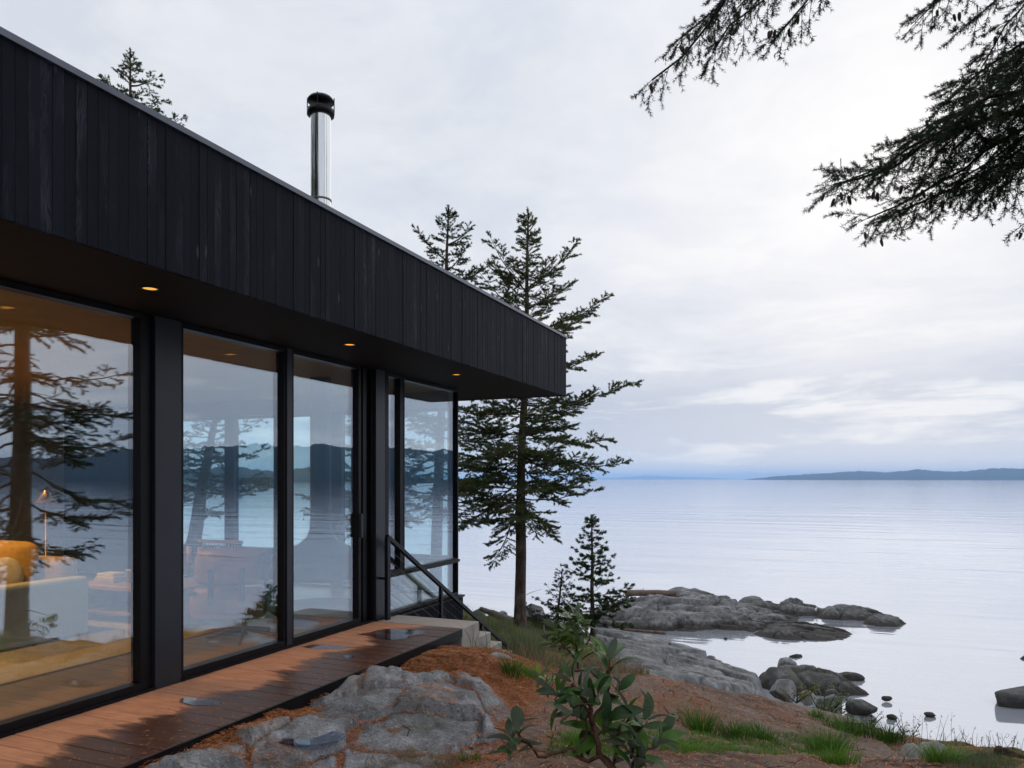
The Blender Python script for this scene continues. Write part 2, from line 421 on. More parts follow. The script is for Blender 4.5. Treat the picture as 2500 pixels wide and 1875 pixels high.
def mk_ground():
    t = NT('forest_floor'); p = t.pos(); mo = t.attr('moss'); ne = t.attr('needle'); ro = t.attr('soil')
    n = t.noise(p, 3, 6, 0.6); f = t.noise(p, 70, 4, 0.7); f2 = t.noise(p, 28, 5, 0.7); f3 = t.noise(t.vadd(p, (5.0, 9.0, 2.0)), 140, 3, 0.6)
    slab = t.ramp(f, [(0.30, (0.095, 0.080, 0.068)), (0.5, (0.205, 0.172, 0.148)), (0.72, (0.36, 0.325, 0.29))])
    lich = t.noise(p, 2.4, 6, 0.7, 0.5)
    slab = t.mix(t.math('MULTIPLY', t.ramp(lich, [(0.50, 0.0), (0.62, 1.0)]), 0.55), slab, (0.145, 0.130, 0.085))
    red = t.ramp(f3, [(0.3, (0.085, 0.036, 0.022)), (0.6, (0.22, 0.088, 0.050)), (0.8, (0.33, 0.15, 0.085))])
    col = t.mix(t.math('MULTIPLY', t.ramp(f2, [(0.38, 0.0), (0.62, 1.0)]), 0.62), slab, red)
    need = t.ramp(f3, [(0.25, (0.070, 0.026, 0.012)), (0.5, (0.22, 0.075, 0.028)), (0.75, (0.44, 0.20, 0.09))])
    pale = t.noise(t.map(p, (1.0, 2.6, 1), rot=(0, 0, .7)), 1.5, 6, 0.7, 0.6)
    col = t.mix(t.math('MULTIPLY', t.ramp(pale, [(0.63, 0.0), (0.69, 1.0)]), 0.75), col, (0.42, 0.385, 0.36))
    dk = t.noise(t.map(p, (1.0, 3.4, 1), rot=(0, 0, .75)), 2.3, 7, 0.75, 1.0)
    col = t.mix(t.math('MULTIPLY', t.ramp(dk, [(0.55, 0.0), (0.64, 1.0)]), 0.6), col, (0.060, 0.042, 0.032))
    col = t.mix(ne, col, need)
    so = t.ramp(f2, [(0.3, (0.035, 0.022, 0.016)), (0.7, (0.105, 0.060, 0.040))])
    rom = t.math('MULTIPLY', ro, t.ramp(t.noise(p, 9, 5, 0.65), [(0.35, 0.25), (0.6, 1.0)]))
    col = t.mix(rom, col, so)
    ms = t.ramp(t.noise(p, 45, 5, 0.7), [(0.3, (0.035, 0.042, 0.012)), (0.55, (0.10, 0.105, 0.022)), (0.75, (0.20, 0.185, 0.045))])
    ms = t.mix(t.ramp(t.noise(p, 7, 5, 0.6), [(0.45, 0.0), (0.65, 0.75)]), ms, (0.12, 0.075, 0.038))
    mom = t.math('MULTIPLY', mo, t.ramp(t.noise(p, 5, 5, 0.65), [(0.28, 0.35), (0.55, 1.0)]))
    col = t.mix(mom, col, ms)
    h = t.math('ADD', t.math('MULTIPLY', f2, 1.0), t.math('MULTIPLY', f, 0.5))
    return t.done(t.pbsdf(col, 0.9, 0, t.bump(h, 0.8, 0.018), 0.2))
M['ground'] = mk_ground()

def mk_water():
    t = NT('sea_water'); p = t.pos()
    # long, low swell lines lying across the view, calmer near the rocks
    a = t.noise(t.map(p, (0.075, 0.62, 1), rot=(0, 0, -YAW)), 1.0, 4, 0.5, 0.5)
    b = t.noise(t.map(p, (0.030, 0.17, 1), rot=(0, 0, -YAW + 0.1)), 1.0, 4, 0.5, 0.2)
    c = t.noise(t.map(p, (0.010, 0.045, 1), rot=(0, 0, -YAW - 0.05)), 1.0, 4, 0.5)
    h = t.math('ADD', t.math('MULTIPLY', a, t.ramp(c, [(0.3, 0.35), (0.7, 1.0)])), t.math('MULTIPLY', b, 2.2))
    fr = t.nd.new('ShaderNodeFresnel'); fr.inputs['IOR'].default_value = 1.45
    bp = t.bump(h, 0.19, 0.30); t.lk.new(bp, fr.inputs['Normal'])
    fac = t.math('MULTIPLY_ADD', fr.outputs[0], 1.05, 0.34, clamp=True)
    df = t.nd.new('ShaderNodeBsdfDiffuse'); df.inputs[0].default_value = (0.40, 0.43, 0.49, 1)
    gl = t.nd.new('ShaderNodeBsdfGlossy'); gl.inputs[0].default_value = (0.765, 0.79, 0.845, 1); gl.inputs['Roughness'].default_value = 0.06
    t.lk.new(bp, gl.inputs['Normal'])
    mx = t.nd.new('ShaderNodeMixShader'); t.lk.new(fac, mx.inputs[0]); t.lk.new(df.outputs[0], mx.inputs[1]); t.lk.new(gl.outputs[0], mx.inputs[2])
    return t.done(mx.outputs[0])
M['water'] = mk_water()
def mk_puddle():
    t = NT('rain_puddle')
    lw = t.nd.new('ShaderNodeLayerWeight'); lw.inputs['Blend'].default_value = 0.5
    fac = t.math('MULTIPLY_ADD', t.math('POWER', lw.outputs['Facing'], 4.5), 0.72, 0.02, clamp=True)
    tr = t.nd.new('ShaderNodeBsdfTransparent'); tr.inputs[0].default_value = (0.55, 0.56, 0.62, 1)
    gl = t.nd.new('ShaderNodeBsdfGlossy'); gl.inputs['Roughness'].default_value = 0.015; gl.inputs[0].default_value = (0.85, 0.9, 1.0, 1)
    mx = t.nd.new('ShaderNodeMixShader'); t.lk.new(fac, mx.inputs[0]); t.lk.new(tr.outputs[0], mx.inputs[1]); t.lk.new(gl.outputs[0], mx.inputs[2])
    return t.done(mx.outputs[0])
M['puddle'] = mk_puddle()

def mk_bark(name, lo, hi, pale=0.2):
    t = NT(name); o = t.obj()
    n = t.noise(t.map(o, (16, 16, 3.2)), 1.0, 6, 0.65, 0.6); n2 = t.noise(o, 3, 5, 0.6)
    c = t.ramp(n, [(0.32, lo), (0.68, hi)])
    c = t.mix(t.math('MULTIPLY', t.ramp(n2, [(0.55, 0.0), (0.68, 1.0)]), pale), c, (0.30, 0.29, 0.27))
    return t.done(t.pbsdf(c, 0.9, 0, t.bump(n, 0.9, 0.03), 0.15))
M['bark'] = mk_bark('fir_bark', (0.035, 0.026, 0.021), (0.135, 0.10, 0.082), 0.35)
M['twig'] = mk_bark('dark_twig_bark', (0.022, 0.018, 0.015), (0.06, 0.047, 0.038), 0.1)
M['drift'] = mk_bark('driftwood', (0.09, 0.062, 0.048), (0.24, 0.17, 0.135), 0.2)
M['grey_drift'] = mk_bark('grey_driftwood', (0.10, 0.095, 0.085), (0.25, 0.235, 0.215), 0.2)
M['char_log'] = mk_bark('dark_rotten_log', (0.018, 0.014, 0.012), (0.085, 0.05, 0.038), 0.2)
M['rhodo_bark'] = mk_bark('reddish_shrub_bark', (0.045, 0.022, 0.015), (0.13, 0.065, 0.045), 0.1)

def mk_leafy(name, stops, rough=0.55, under=None, trans=0.38, spec=0.25, sc=2.2):
    t = NT(name); p = t.pos(); r = t.rnd()
    n = t.math('ADD', t.noise(p, sc, 4, 0.6), t.math('MULTIPLY', t.math('SUBTRACT', t.noise(p, 23, 3), 0.5), 0.5))
    n = t.math('ADD', n, t.math('MULTIPLY', t.math('SUBTRACT', r, 0.5), 0.60))
    c = t.ramp(n, stops)
    if under:
        c = t.mix(t.nd.new('ShaderNodeNewGeometry').outputs['Backfacing'], c, under)
    b = t.pbsdf(c, rough, 0, None, spec)
    tr = t.nd.new('ShaderNodeBsdfTranslucent'); t.set(tr.inputs[0], c)
    mx = t.nd.new('ShaderNodeMixShader'); mx.inputs[0].default_value = trans
    t.lk.new(b, mx.inputs[1]); t.lk.new(tr.outputs[0], mx.inputs[2])
    return t.done(mx.outputs[0])
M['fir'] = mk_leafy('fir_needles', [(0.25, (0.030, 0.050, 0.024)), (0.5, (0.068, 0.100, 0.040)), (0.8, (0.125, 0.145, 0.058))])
M['fir_dark'] = mk_leafy('shaded_fir_needles', [(0.25, (0.022, 0.038, 0.022)), (0.5, (0.040, 0.064, 0.034)), (0.8, (0.085, 0.090, 0.042))])  # darker copy of the fir colours, shade put into the colour
M['pine'] = mk_leafy('pine_needles', [(0.25, (0.032, 0.054, 0.022)), (0.5, (0.072, 0.110, 0.036)), (0.8, (0.14, 0.17, 0.055))])
M['rhodo'] = mk_leafy('rhododendron_leaf', [(0.2, (0.015, 0.046, 0.009)), (0.5, (0.032, 0.088, 0.012)), (0.85, (0.080, 0.165, 0.020))], 0.42, (0.13, 0.17, 0.12), 0.22, 0.32)
M['rhodo_light'] = mk_leafy('young_rhododendron_leaf', [(0.2, (0.060, 0.120, 0.018)), (0.5, (0.120, 0.210, 0.030)), (0.85, (0.22, 0.30, 0.05))], 0.35, (0.15, 0.20, 0.12), 0.25, 0.5)
M['grass'] = mk_leafy('green_grass', [(0.2, (0.045, 0.110, 0.014)), (0.5, (0.085, 0.215, 0.022)), (0.85, (0.18, 0.30, 0.045))], 0.5, None, 0.35)
M['sedge'] = mk_leafy('blue_green_grass', [(0.2, (0.045, 0.075, 0.030)), (0.5, (0.085, 0.125, 0.055)), (0.85, (0.17, 0.19, 0.09))], 0.6, None, 0.3)
M['dry_grass'] = mk_leafy('dry_grass', [(0.2, (0.13, 0.095, 0.055)), (0.5, (0.26, 0.20, 0.12)), (0.85, (0.40, 0.33, 0.22))], 0.7, None, 0.3)
M['moss'] = mk_leafy('moss_tufts', [(0.2, (0.05, 0.055, 0.014)), (0.5, (0.12, 0.12, 0.028)), (0.85, (0.24, 0.22, 0.06))], 0.8, None, 0.2)
M['shrub'] = mk_leafy('shrub_leaves', [(0.2, (0.018, 0.032, 0.014)), (0.5, (0.045, 0.065, 0.028)), (0.85, (0.09, 0.105, 0.045))])
M['needle_a'] = simple('fallen_needles_orange', (0.42, 0.125, 0.034), 0.7, 0, 0.3, 20)
M['needle_b'] = simple('fallen_needles_brown', (0.20, 0.060, 0.024), 0.75, 0, 0.3, 20)
M['needle_c'] = simple('fallen_needles_straw', (0.55, 0.30, 0.13), 0.7, 0, 0.25, 20)
M['cone'] = simple('fir_cone_scales', (0.055, 0.035, 0.024), 0.8, 0, 0.4, 60, 0.5)
M['forest_far'] = (lambda t: t.done(t.pbsdf(t.ramp(t.noise(t.pos(), 0.05, 6, 0.7), [(0.3, (0.008, 0.018, 0.022)), (0.7, (0.020, 0.038, 0.040))]), 0.9, 0, None, 0.1)))(NT('far_forest'))  # forest green with some blue of the distance haze in the colour
# ==== PART 2 ====
ZW = -4.2                                          # sea level (deck top is z = 0)
# ------------------------------------------------------------------ sea
R = 32000.0
tag(mesh_np('sea', [(-R, -R, ZW), (R, -R, ZW), (R, R, ZW), (-R, R, ZW)], [(0, 1, 2, 3)], M['water']), kind='structure')

# ------------------------------------------------------------------ far hills and wooded shores
def ridge(name, az, h, D, depth, jag, mat, seed, n=500):
    """a rounded range of hills: az in radians from +Y to +X, heights above the sea in metres"""
    A = np.linspace(az[0], az[-1], n); H = np.interp(A, az, h)
    u = A * D
    H = np.maximum(H + jag * (fbm(u, u * 0, 0.02 / max(jag, 1) * 4, 5, seed)) + 0.5 * jag * (vnoise(u * 0.22, u * 0, seed + 9) - 0.5) * np.clip(H / (jag * 2 + 1e-6), 0, 1), 0.0) * np.clip(H / (0.05 * max(h)), 0, 1)
    prof = [(-1.0, -0.04), (-0.92, 0.22), (-0.6, 0.55), (-0.25, 0.88), (0.0, 1.0), (0.4, 0.8), (1.0, -0.04)]
    V = []
    for q, (a, b) in enumerate(prof):
        d = D + depth * (a + 1) * 0.5
        hh = H * b * (d / D) * (1 + 0.10 * fbm(u, u * 0 + q * 3.7, 0.03, 3, seed + 20)) if 0 < q < 6 else H * 0 - 2
        V.append(np.stack([np.sin(A) * d, np.cos(A) * d, ZW + hh], 1))
    V = np.concatenate(V); Fc = []
    for q in range(len(prof) - 1):
        i = np.arange(n - 1) + q * n
        Fc.append(np.stack([i, i + 1, i + n + 1, i + n], 1))
    return mesh_np(name, V, np.concatenate(Fc), mat, smooth=True)
def az_of(px): 
    k = (px - CX) / F
    return math.atan2(-_s + _c * k, _c + _s * k)
_pp = [(1815, 0), (1870, 6), (1962, 12), (2040, 16), (2103, 20), (2160, 16.5), (2244, 22), (2330, 17), (2370, 19), (2440, 24), (2500, 22.5), (2700, 26), (3000, 20), (3400, 5)]
tag(ridge('distant_hills', [az_of(a) for a, b in _pp], [b * 8000 / F for a, b in _pp], 8000, 2500, 7, M['forest_far'], 3), kind='structure')
_pp = [(1400, 0), (1450, 3), (1520, 5), (1571, 9), (1650, 6), (1740, 3.5), (1840, 0)]
tag(ridge('faint_mountains', [az_of(a) for a, b in _pp], [b * 24000 / F for a, b in _pp], 24000, 4000, 8, M['forest_far'], 8), kind='structure')
tag(ridge('wooded_shore', [rad(a) for a in (19, 22, 26, 32, 40, 48, 54, 62, 75, 95, 125)], [0, 55, 84, 96, 100, 84, 62, 58, 80, 96, 40], 2200, 700, 7, M['forest_far'], 5, 1500), kind='structure')
tag(ridge('opposite_shore', [rad(a) for a in (-95, -80, -60, -50, -42, -36, -31, -28.5)], [20, 38, 32, 29, 29, 26, 20, 0], 1800, 500, 6, M['forest_far'], 6, 1200), kind='structure')

# ------------------------------------------------------------------ terrain heights
_A = [(-3.35, 1.8, -.05), (-3.35, 2.4, -.04), (-3.35, 3.2, -.035), (-3.35, 4, -.03), (-3.35, 5, -.03), (-3.35, 6, -.045), (-3.35, 6.6, -.17)]
for a in [(700, 1875, 4.4), (1000, 1875, 4.5), (1250, 1875, 4.6), (1500, 1875, 4.7), (1900, 1875, 4.95), (2300, 1875, 5.2), (2500, 1875, 5.3),
          (800, 1705, 5.7), (1000, 1650, 6.3), (1100, 1601, 6.7), (1200, 1700, 6.1), (1300, 1640, 7.1), (1240, 1603, 7.3), (1500, 1652, 7.8), (1500, 1750, 6.4),
          (1700, 1680, 8.4), (1700, 1780, 6.6), (1870, 1702, 9.2), (1870, 1800, 6.9), (2060, 1755, 9.6), (2060, 1830, 6.9), (2200, 1803, 8.8), (2330, 1811, 8.2), (2500, 1827, 7.6), (2440, 1862, 6),
          (1265, 1562, 15.5), (1350, 1565, 15.5), (1200, 1540, 13.5), (1185, 1580, 11), (1447, 1548, 18.5), (1362, 1535, 19), (1160, 1518, 17.5), (1230, 1522, 18), (1160, 1512, 20), (1230, 1515, 22), (1310, 1512, 22),
          (1500, 1612, 16.5), (1600, 1655, 16), (1700, 1690, 15), (1850, 1715, 15), (1400, 1600, 13), (1500, 1632, 11.5), (1620, 1668, 11.5)]:
    _A.append(tuple(P(*a)))
def _below(px, D, z): v = P(px, 1170, D); _A.append((v[0], v[1], z))
for a in [(1700, 11, -1.95), (1870, 12, -2.35), (1870, 17, -4.1), (2060, 13, -3.0), (2060, 16.5, -4.6), (2200, 11.5, -3.1), (2200, 14, -4.6), (2350, 11, -3.2), (2350, 13.5, -4.7), (2500, 10, -2.6), (2500, 12.6, -4.6),
          (1500, 27, -4.9), (1700, 25, -5.2), (1900, 21.5, -5.0), (2300, 17, -5.4), (2800, 16, -5.6), (1300, 27, -4.8), (1180, 28, -4.8), (1300, 45, -7), (1700, 45, -7), (2200, 40, -7), (1600, 20.5, -3.75)]:
    _below(*a)
_A += [(-4.3, 10.5, -1.20), (-3.4, 9, -1.0), (-2.9, 8.4, -.75), (-3.2, 7.6, -.62), (-6, 11, -1.15), (-12, 11, -.8), (-9, 14, -.75), (-12, 18, -.7), (-6, 22, -2.3), (-12, 26, -3.4), (-13, 22, -1.7), (-10, 22, -2.2), (-9, 26, -4.2), (-5.5, 26, -4.9), (-15.4, 15.2, -.35), (-14, 18, -.75), (-16, 22, -1.9), (-12, 14.5, -.6),
       (-5, 15, -1.7), (-8, 30, -5.2), (-15, 32, -5.2), (-20, 20, -1), (-28, 10, -.5), (-12, 0, -.5), (-8, 4, -.5), (-5, -3, -.25), (-20, -10, -.3), (-2, 24, -4.6), (-4, 20, -2.6),
       (0, 0, -.12), (-2, 1, -.14), (3, 0, -.35), (3, 3, -.5), (6, 2, -.9), (5, 6, -1.3), (4.9, 9.4, -2.2), (9, 4, -2.2), (12, 8, -5.0), (9, 12, -5.5), (15, 0, -4.8), (8, 10, -4.4), (0, -6, 0), (8, -6, -1.2), (20, 10, -7), (25, -10, -6), (-30, 40, -6), (10, 40, -8), (-30, -20, 0)]
_sp = [(1395, 1548, 19.0), (1480, 1541, 23.2), (1560, 1549, 22.8), (1640, 1566, 22.3), (1720, 1592, 21.3), (1790, 1620, 20.2), (1862, 1652, 18.6), (1850, 1680, 16.6), (1760, 1684, 15.2), (1650, 1668, 14.4), (1560, 1652, 14.2), (1450, 1620, 14.6), (1400, 1590, 16.0)]
_A += [tuple(P(*a) - np.array([0, 0, .38])) for a in _sp[1:10]]
_A = np.array(_A)
def _ker(r2): return np.where(r2 > 1e-12, r2 * np.log(np.maximum(r2, 1e-12)) * 0.5, 0)
_n = len(_A); _K = _ker((_A[:, None, 0] - _A[None, :, 0]) ** 2 + (_A[:, None, 1] - _A[None, :, 1]) ** 2) + np.eye(_n) * 0.02
_Q = np.c_[np.ones(_n), _A[:, :2]]
_L = np.block([[_K, _Q], [_Q.T, np.zeros((3, 3))]])
_W = np.linalg.solve(_L, np.r_[_A[:, 2], np.zeros(3)])
def base_h(x, y):
    x = np.asarray(x, float); y = np.asarray(y, float); h = _W[_n] + _W[_n + 1] * x + _W[_n + 2] * y
    for i in range(_n): h = h + _W[i] * _ker((x - _A[i, 0]) ** 2 + (y - _A[i, 1]) ** 2)
    return np.clip(h, -9, .6)
def ground_h(x, y):
    x = np.asarray(x, float); y = np.asarray(y, float)
    h = base_h(x, y)
    r = np.hypot(x, y)
    h = h + fbm(x, y, 0.7, 5, 11, 0.5) * 0.10 * np.clip((r - 3) / 6, 0.35, 2.2) + fbm(x, y, 5.0, 4, 31, 0.55) * 0.030
    # stepped ledges on the bare slab to the right of the shrub
    ux = x * 0.8 + y * 0.6
    led = np.abs(vnoise(ux * 0.9 + fbm(x, y, 0.9, 3, 5) * 0.8, (y * 0.8 - x * 0.6) * 0.30, 77) - 0.5)
    h = h - 0.055 * np.exp(-(led / 0.035) ** 2) * sstep(-1.8, -0.5, x) * sstep(11, 9, y)
    # the shore line: beyond it the bottom drops away under the sea
    pd_x, pd_y, pd_d = proj(np.stack([x, y, np.zeros_like(x)], -1)); ok = pd_d > 3
    lim0 = ZW - .35 + np.clip(np.interp(pd_x, [1000, 1250, 1400, 1480, 1560, 1640, 1720, 1790, 1862, 2060, 2300, 2600], [26.0, 25.8, 24.5, 22.6, 22.0, 21.5, 20.6, 19.6, 18.0, 15.5, 13.2, 12]) - pd_d, 0, 99) * .36
    lim0 = lim0 + np.clip(np.interp(pd_x, [1000, 1250, 1400, 1480, 1560, 1640, 1720, 1790, 1862, 2060, 2300, 2600], [26.0, 25.8, 24.5, 22.6, 22.0, 21.5, 20.6, 19.6, 18.0, 15.5, 13.2, 12]) - pd_d - 5.0, 0, 99) * 3
    lim0 = lim0 + 6 * (1 - sstep(980, 1090, pd_x))
    h = np.where(ok & (pd_x > 980) & (pd_x < 3000), np.minimum(h, lim0), h)
    # under the deck, the stair and the house the ground stays clear of the floor
    hm = sstep(-3.395, -3.46, x) * sstep(-4.2, -4.0, y)
    h = np.where((hm > 0) & (y < 6.95), np.minimum(h, -0.42 * hm + h * (1 - hm)), h)
    ins = sstep(-4.3, -4.5, x) * sstep(9.1, 8.9, y) * sstep(-12.2, -12.0, x)
    h = np.where(ins > 0, np.minimum(h, -0.5 * ins + h * (1 - ins)), h)
    st = sstep(-3.33, -3.43, x) * sstep(-4.6, -4.4, x) * sstep(6.7, 6.9, y) * sstep(10.3, 9.6, y)
    lim = np.minimum(-0.30, -0.26 - (y - 7.1) * 0.535)
    h = np.where(st > 0, np.minimum(h, lim * st + h * (1 - st)), h)
    return h

def build_ground():
    xs = np.r_[np.linspace(-70, -14, 36)[:-1], np.linspace(-14, -4.6, 60)[:-1], np.arange(-4.6, 6.0, 0.032), np.linspace(6.0, 16, 70)[1:], np.linspace(16, 70, 30)[1:]]
    ys = np.r_[np.linspace(-60, -4, 30)[:-1], np.linspace(-4, 1.6, 40)[:-1], np.arange(1.6, 11.0, 0.032), np.linspace(11.0, 26, 130)[1:], np.linspace(26, 80, 40)[1:]]
    X, Y = np.meshgrid(xs, ys); x = X.ravel(); y = Y.ravel(); z = ground_h(x, y)
    nx, ny = len(xs), len(ys)
    i = (np.arange(ny - 1)[:, None] * nx + np.arange(nx - 1)[None, :]).ravel()
    Fc = np.stack([i, i + 1, i + nx + 1, i + nx], 1)
    keep = z[Fc].max(1) > -8.0
    o = mesh_np('ground', np.stack([x, y, z], 1), Fc[keep], M['ground'], smooth=True)
    px, py, D = proj(np.stack([x, y, z], 1)); vis = D > 0.5
    moss = np.zeros(len(x)); need = np.zeros(len(x)); soil = np.zeros(len(x))
    w = fbm(x, y, 1.1, 4, 51) * 0.6
    # mossy grass: right end of the headland, slope under the big fir, headland behind the house
    moss = np.maximum(moss, sstep(0.9, 1.7, x + w * 0.9 + (y - 6) * 0.12) * sstep(2.0, 3.0, y))
    moss = np.maximum(moss, sstep(9.0, 10.2, y + w) * sstep(-0.6, -1.8, x + w))
    moss = np.maximum(moss, sstep(-5, -6, x) * 0.9)
    moss = np.maximum(moss, sstep(10.3, 11.3, y + w) * 0.55)
    # needle drift against the deck and round the mound by its end
    need = sstep(-2.55, -3.15, x + w * 0.25) * sstep(7.6, 7.0, y)
    mx, my = -2.95, 6.0
    need = np.maximum(need, sstep(1.15, 0.65, np.hypot((x - mx) * 1.15, (y - my) * 0.8) + w * 0.22))
    need = np.maximum(need, 0.5 * sstep(0.15, 0.5, fbm(x, y, 1.7, 4, 91)) * sstep(9, 8, y))
    soil = np.maximum(0.95 * sstep(.55, .25, np.abs((y - 5.9) - .25 * np.sin(x * 2.1) + (x - .9) * .35) / 1.0 + fbm(x, y, 1.6, 4, 71) * .3) * sstep(-.6, .0, x) * sstep(2.2, 1.6, x), 0)
    soil = np.maximum(soil, 0.7 * sstep(-0.15, 0.35, fbm(x, y, 0.9, 4, 64) + 0.25 * sstep(-0.9, 0.4, x) * sstep(6.4, 5.4, y)) * sstep(-2.2, -1.4, x))
    add_attr(o, 'moss', moss); add_attr(o, 'needle', np.clip(need, 0, 1)); add_attr(o, 'soil', soil)
    return tag(o, kind='structure')
build_ground()

# ------------------------------------------------------------------ house
XW, XD, ZS, ZT = -4.44, -3.40, 2.67, 3.505       # glass wall, roof edge and deck edge, soffit, roof top
YE, YWE = 10.11, 8.79                            # far end of the roof, far glass wall
house = empty('house', (-7.5, 3.0, 0), 'low black timber house with a deep flat roof and floor to ceiling windows', 'house')
rng = random.Random(4)
# roof box
MB().box((-11.9, -4.6, ZS + .04), (XD - .045, YE - .03, ZT - .05)).build('roof', M['roof'], house)
MB().box((-11.95, -4.65, ZS), (XD - .045, YE - .03, ZS + .035)).build('soffit', M['soffit'], house)
cp = MB(); cp.box((XD - .14, -4.7, ZT - .033), (XD + .016, YE + .016, ZT)); cp.box((-12, YE - .12, ZT - .0335), (XD - .141, YE + .0155, ZT - .0005))
cp.box((XD - .2, -4.7, ZT - .05), (XD - .03, YE - .031, ZT - .034))
cp.build('roof_cap', M['cap'], house)
# charred boards of the fascia, one by one; shared meshes of a few widths
bw = 0.0605; zb0, zb1 = ZS - .006, ZT - .036
metas = []
for k in range(4):
    b = MB(); w = bw - .0010 - .0004 * k
    b.box((-.011, -w / 2, -(zb1 - zb0) / 2), (.011, w / 2, (zb1 - zb0) / 2), .0009); o = b.build('fascia_board', M['charred'], house); metas.append(o)
y = -4.6; i = 0
while y < YE - bw:
    o = metas[i] if i < 4 else metas[rng.randrange(4)].copy()
    if i >= 4: COL.objects.link(o)
    o.matrix_parent_inverse = Matrix.Translation(-wloc(house))
    o.location = (XD - .0125 + rng.uniform(-.0025, .0015), y + bw / 2, (zb0 + zb1) / 2 + rng.uniform(-.002, .002)); y += bw; i += 1
e = MB(); e.box((-11.9, YE - .028, zb0), (XD - .026, YE, zb1)); e.build('end_fascia', M['charred'], house)
# floor, walls
MB().box((-11.6, -4.3, -.34), (XW - .16, YWE - .02, -.002)).build('floor_slab', simple('interior_floor', (0.20, 0.155, 0.11), 0.32, 0, 0.18, 3), house)
MB().box((-11.6, -4.3, 2.635), (XW - .11, YWE - .10, ZS - .002)).build('ceiling', simple('ceiling_wood', (0.42, 0.27, 0.13), 0.5, 0, 0.15, 5), house)
iw = simple('interior_wall', (0.28, 0.26, 0.22), 0.8)
MB().box((-11.8, -4.4, -.3), (-11.6, YWE, ZS)).build('back_wall', iw, house)
MB().box((-11.6, -4.5, -.3), (XW - .02, -4.3, ZS)).build('side_wall', iw, house)
MB().box((XW - .14, -4.3, -.3), (XW - .0, -.9, ZS - .002)).build('front_wall', M['charred'], house)
MB().box((-11.6, YWE - .14, -.3), (-9.6, YWE, ZS - .002)).build('end_wall', simple('dark_inner_wall', (0.035, 0.033, 0.032), 0.8), house)
MB().box((-11.59, -1.0, -.001), (-11.3, 6.9, 2.1)).build('built_in_cabinet', simple('sage_cabinet', (0.20, 0.27, 0.24), 0.6), house)
# base under the glass
MB().box((XW - .20, -4.3, -.45), (XW - .005, 6.85, -.004)).build('plinth', M['frame'], house)
bs = MB(); bs.box((XW - .25, 6.9, -1.6), (XW + .005, 8.90, -.03)); bs.build('base_wall', M['soffit'], house)
yb = 7.06; ic = 0; bmeta = None
while yb < 8.90:
    if bmeta is None:
        b = MB(); b.box((-.009, -.044, -.65), (.009, .044, .65), .003); o = bmeta = b.build('base_board', M['charred'], house)
    else:
        o = bmeta.copy(); COL.objects.link(o)
    o.matrix_parent_inverse = Matrix.Translation(-wloc(house)); o.location = (XW + .016, yb + .046, -.69); yb += .092
MB().box((XW - .05, 7.03, -.035), (XW + .035, 8.93, -.012)).build('sill_flashing', M['frame'], house)
MB().box((-9.7, YWE - .2, -1.6), (XW - .02, YWE + .10, -.03)).build('end_base_wall', M['charred'], house)
# steel columns
for nm, y0, y1 in (('a', 4.00, 4.235), ('b', 6.85, 7.03)):
    MB().box((XW - .13, y0, -.004), (XW + .012, y1, ZS - .001), .004, 2).build('steel_column', M['post'], house)

def window(y0, y1, z0, z1, stile=.055, botm=.07, top=.04, xg=XW - .055, name='window', parent=house, lab=None):
    """frame standing in the wall plane; its pane is a child"""
    f = MB(); d0, d1 = xg - .045, xg + .05
    f.box((d0, y0, z0), (d1, y1, z0 + botm), .003); f.box((d0, y0, z1 - top), (d1, y1, z1), .003)
    f.box((d0 + .001, y0, z0 + botm), (d1 - .001, y0 + stile, z1 - top)); f.box((d0 + .001, y1 - stile, z0 + botm), (d1 - .001, y1, z1 - top))
    w = f.build(name, M['frame'], parent)
    p = MB(); p.box((xg - .012, y0 + stile - .004, z0 + botm - .004), (xg + .012, y1 - stile + .004, z1 - top + .004))
    me = p.build('pane', M['glass'], w)
    me.matrix_parent_inverse = Matrix.Identity(4) if True else None
    return w
window(-.9, 1.05, 0, ZS - .002); window(1.11, 3.935, 0, ZS - .002, stile=.045)
window(4.236, 5.44, .002, ZS - .002, stile=.036, name='sliding_door'); window(5.49, 6.60, .002, ZS - .002, stile=.045, name='sliding_door')
window(7.06, 7.44, 0.44, ZS - .002, stile=.07, botm=.05, name='casement_window')
window(7.45, YWE + .03, 0.465, ZS - .002, stile=.02, botm=.012, name='corner_window')
window(7.06, YWE + .03, -.005, .43, stile=.02, botm=.04, top=.012, name='low_window')
MB().box((XW - .105, 7.05, .43), (XW + .012, YWE + .045, .464), .003).build('window_rail', M['frame'], house)
MB().box((XW - .10, 5.43, .001), (XW + .006, 5.50, ZS - .003)).build('door_mullion', M['post'], house)
for y0, y1, d in ((3.94, 3.998, .02), (6.61, 6.66, .06), (6.67, 6.73, .03), (6.74, 6.80, .06), (6.81, 6.848, .02), (7.031, 7.058, .03), (1.052, 1.108, .01)):
    MB().box((XW - .11, y0, .0), (XW - d, y1, ZS - .004)).build('door_jamb', M['frame'], house)
for y0, y1 in ((-.9, 3.998), (4.237, 6.848)): MB().box((XW - .16, y0, -.003), (XW + .018, y1, .022)).build('threshold', M['frame'], house)
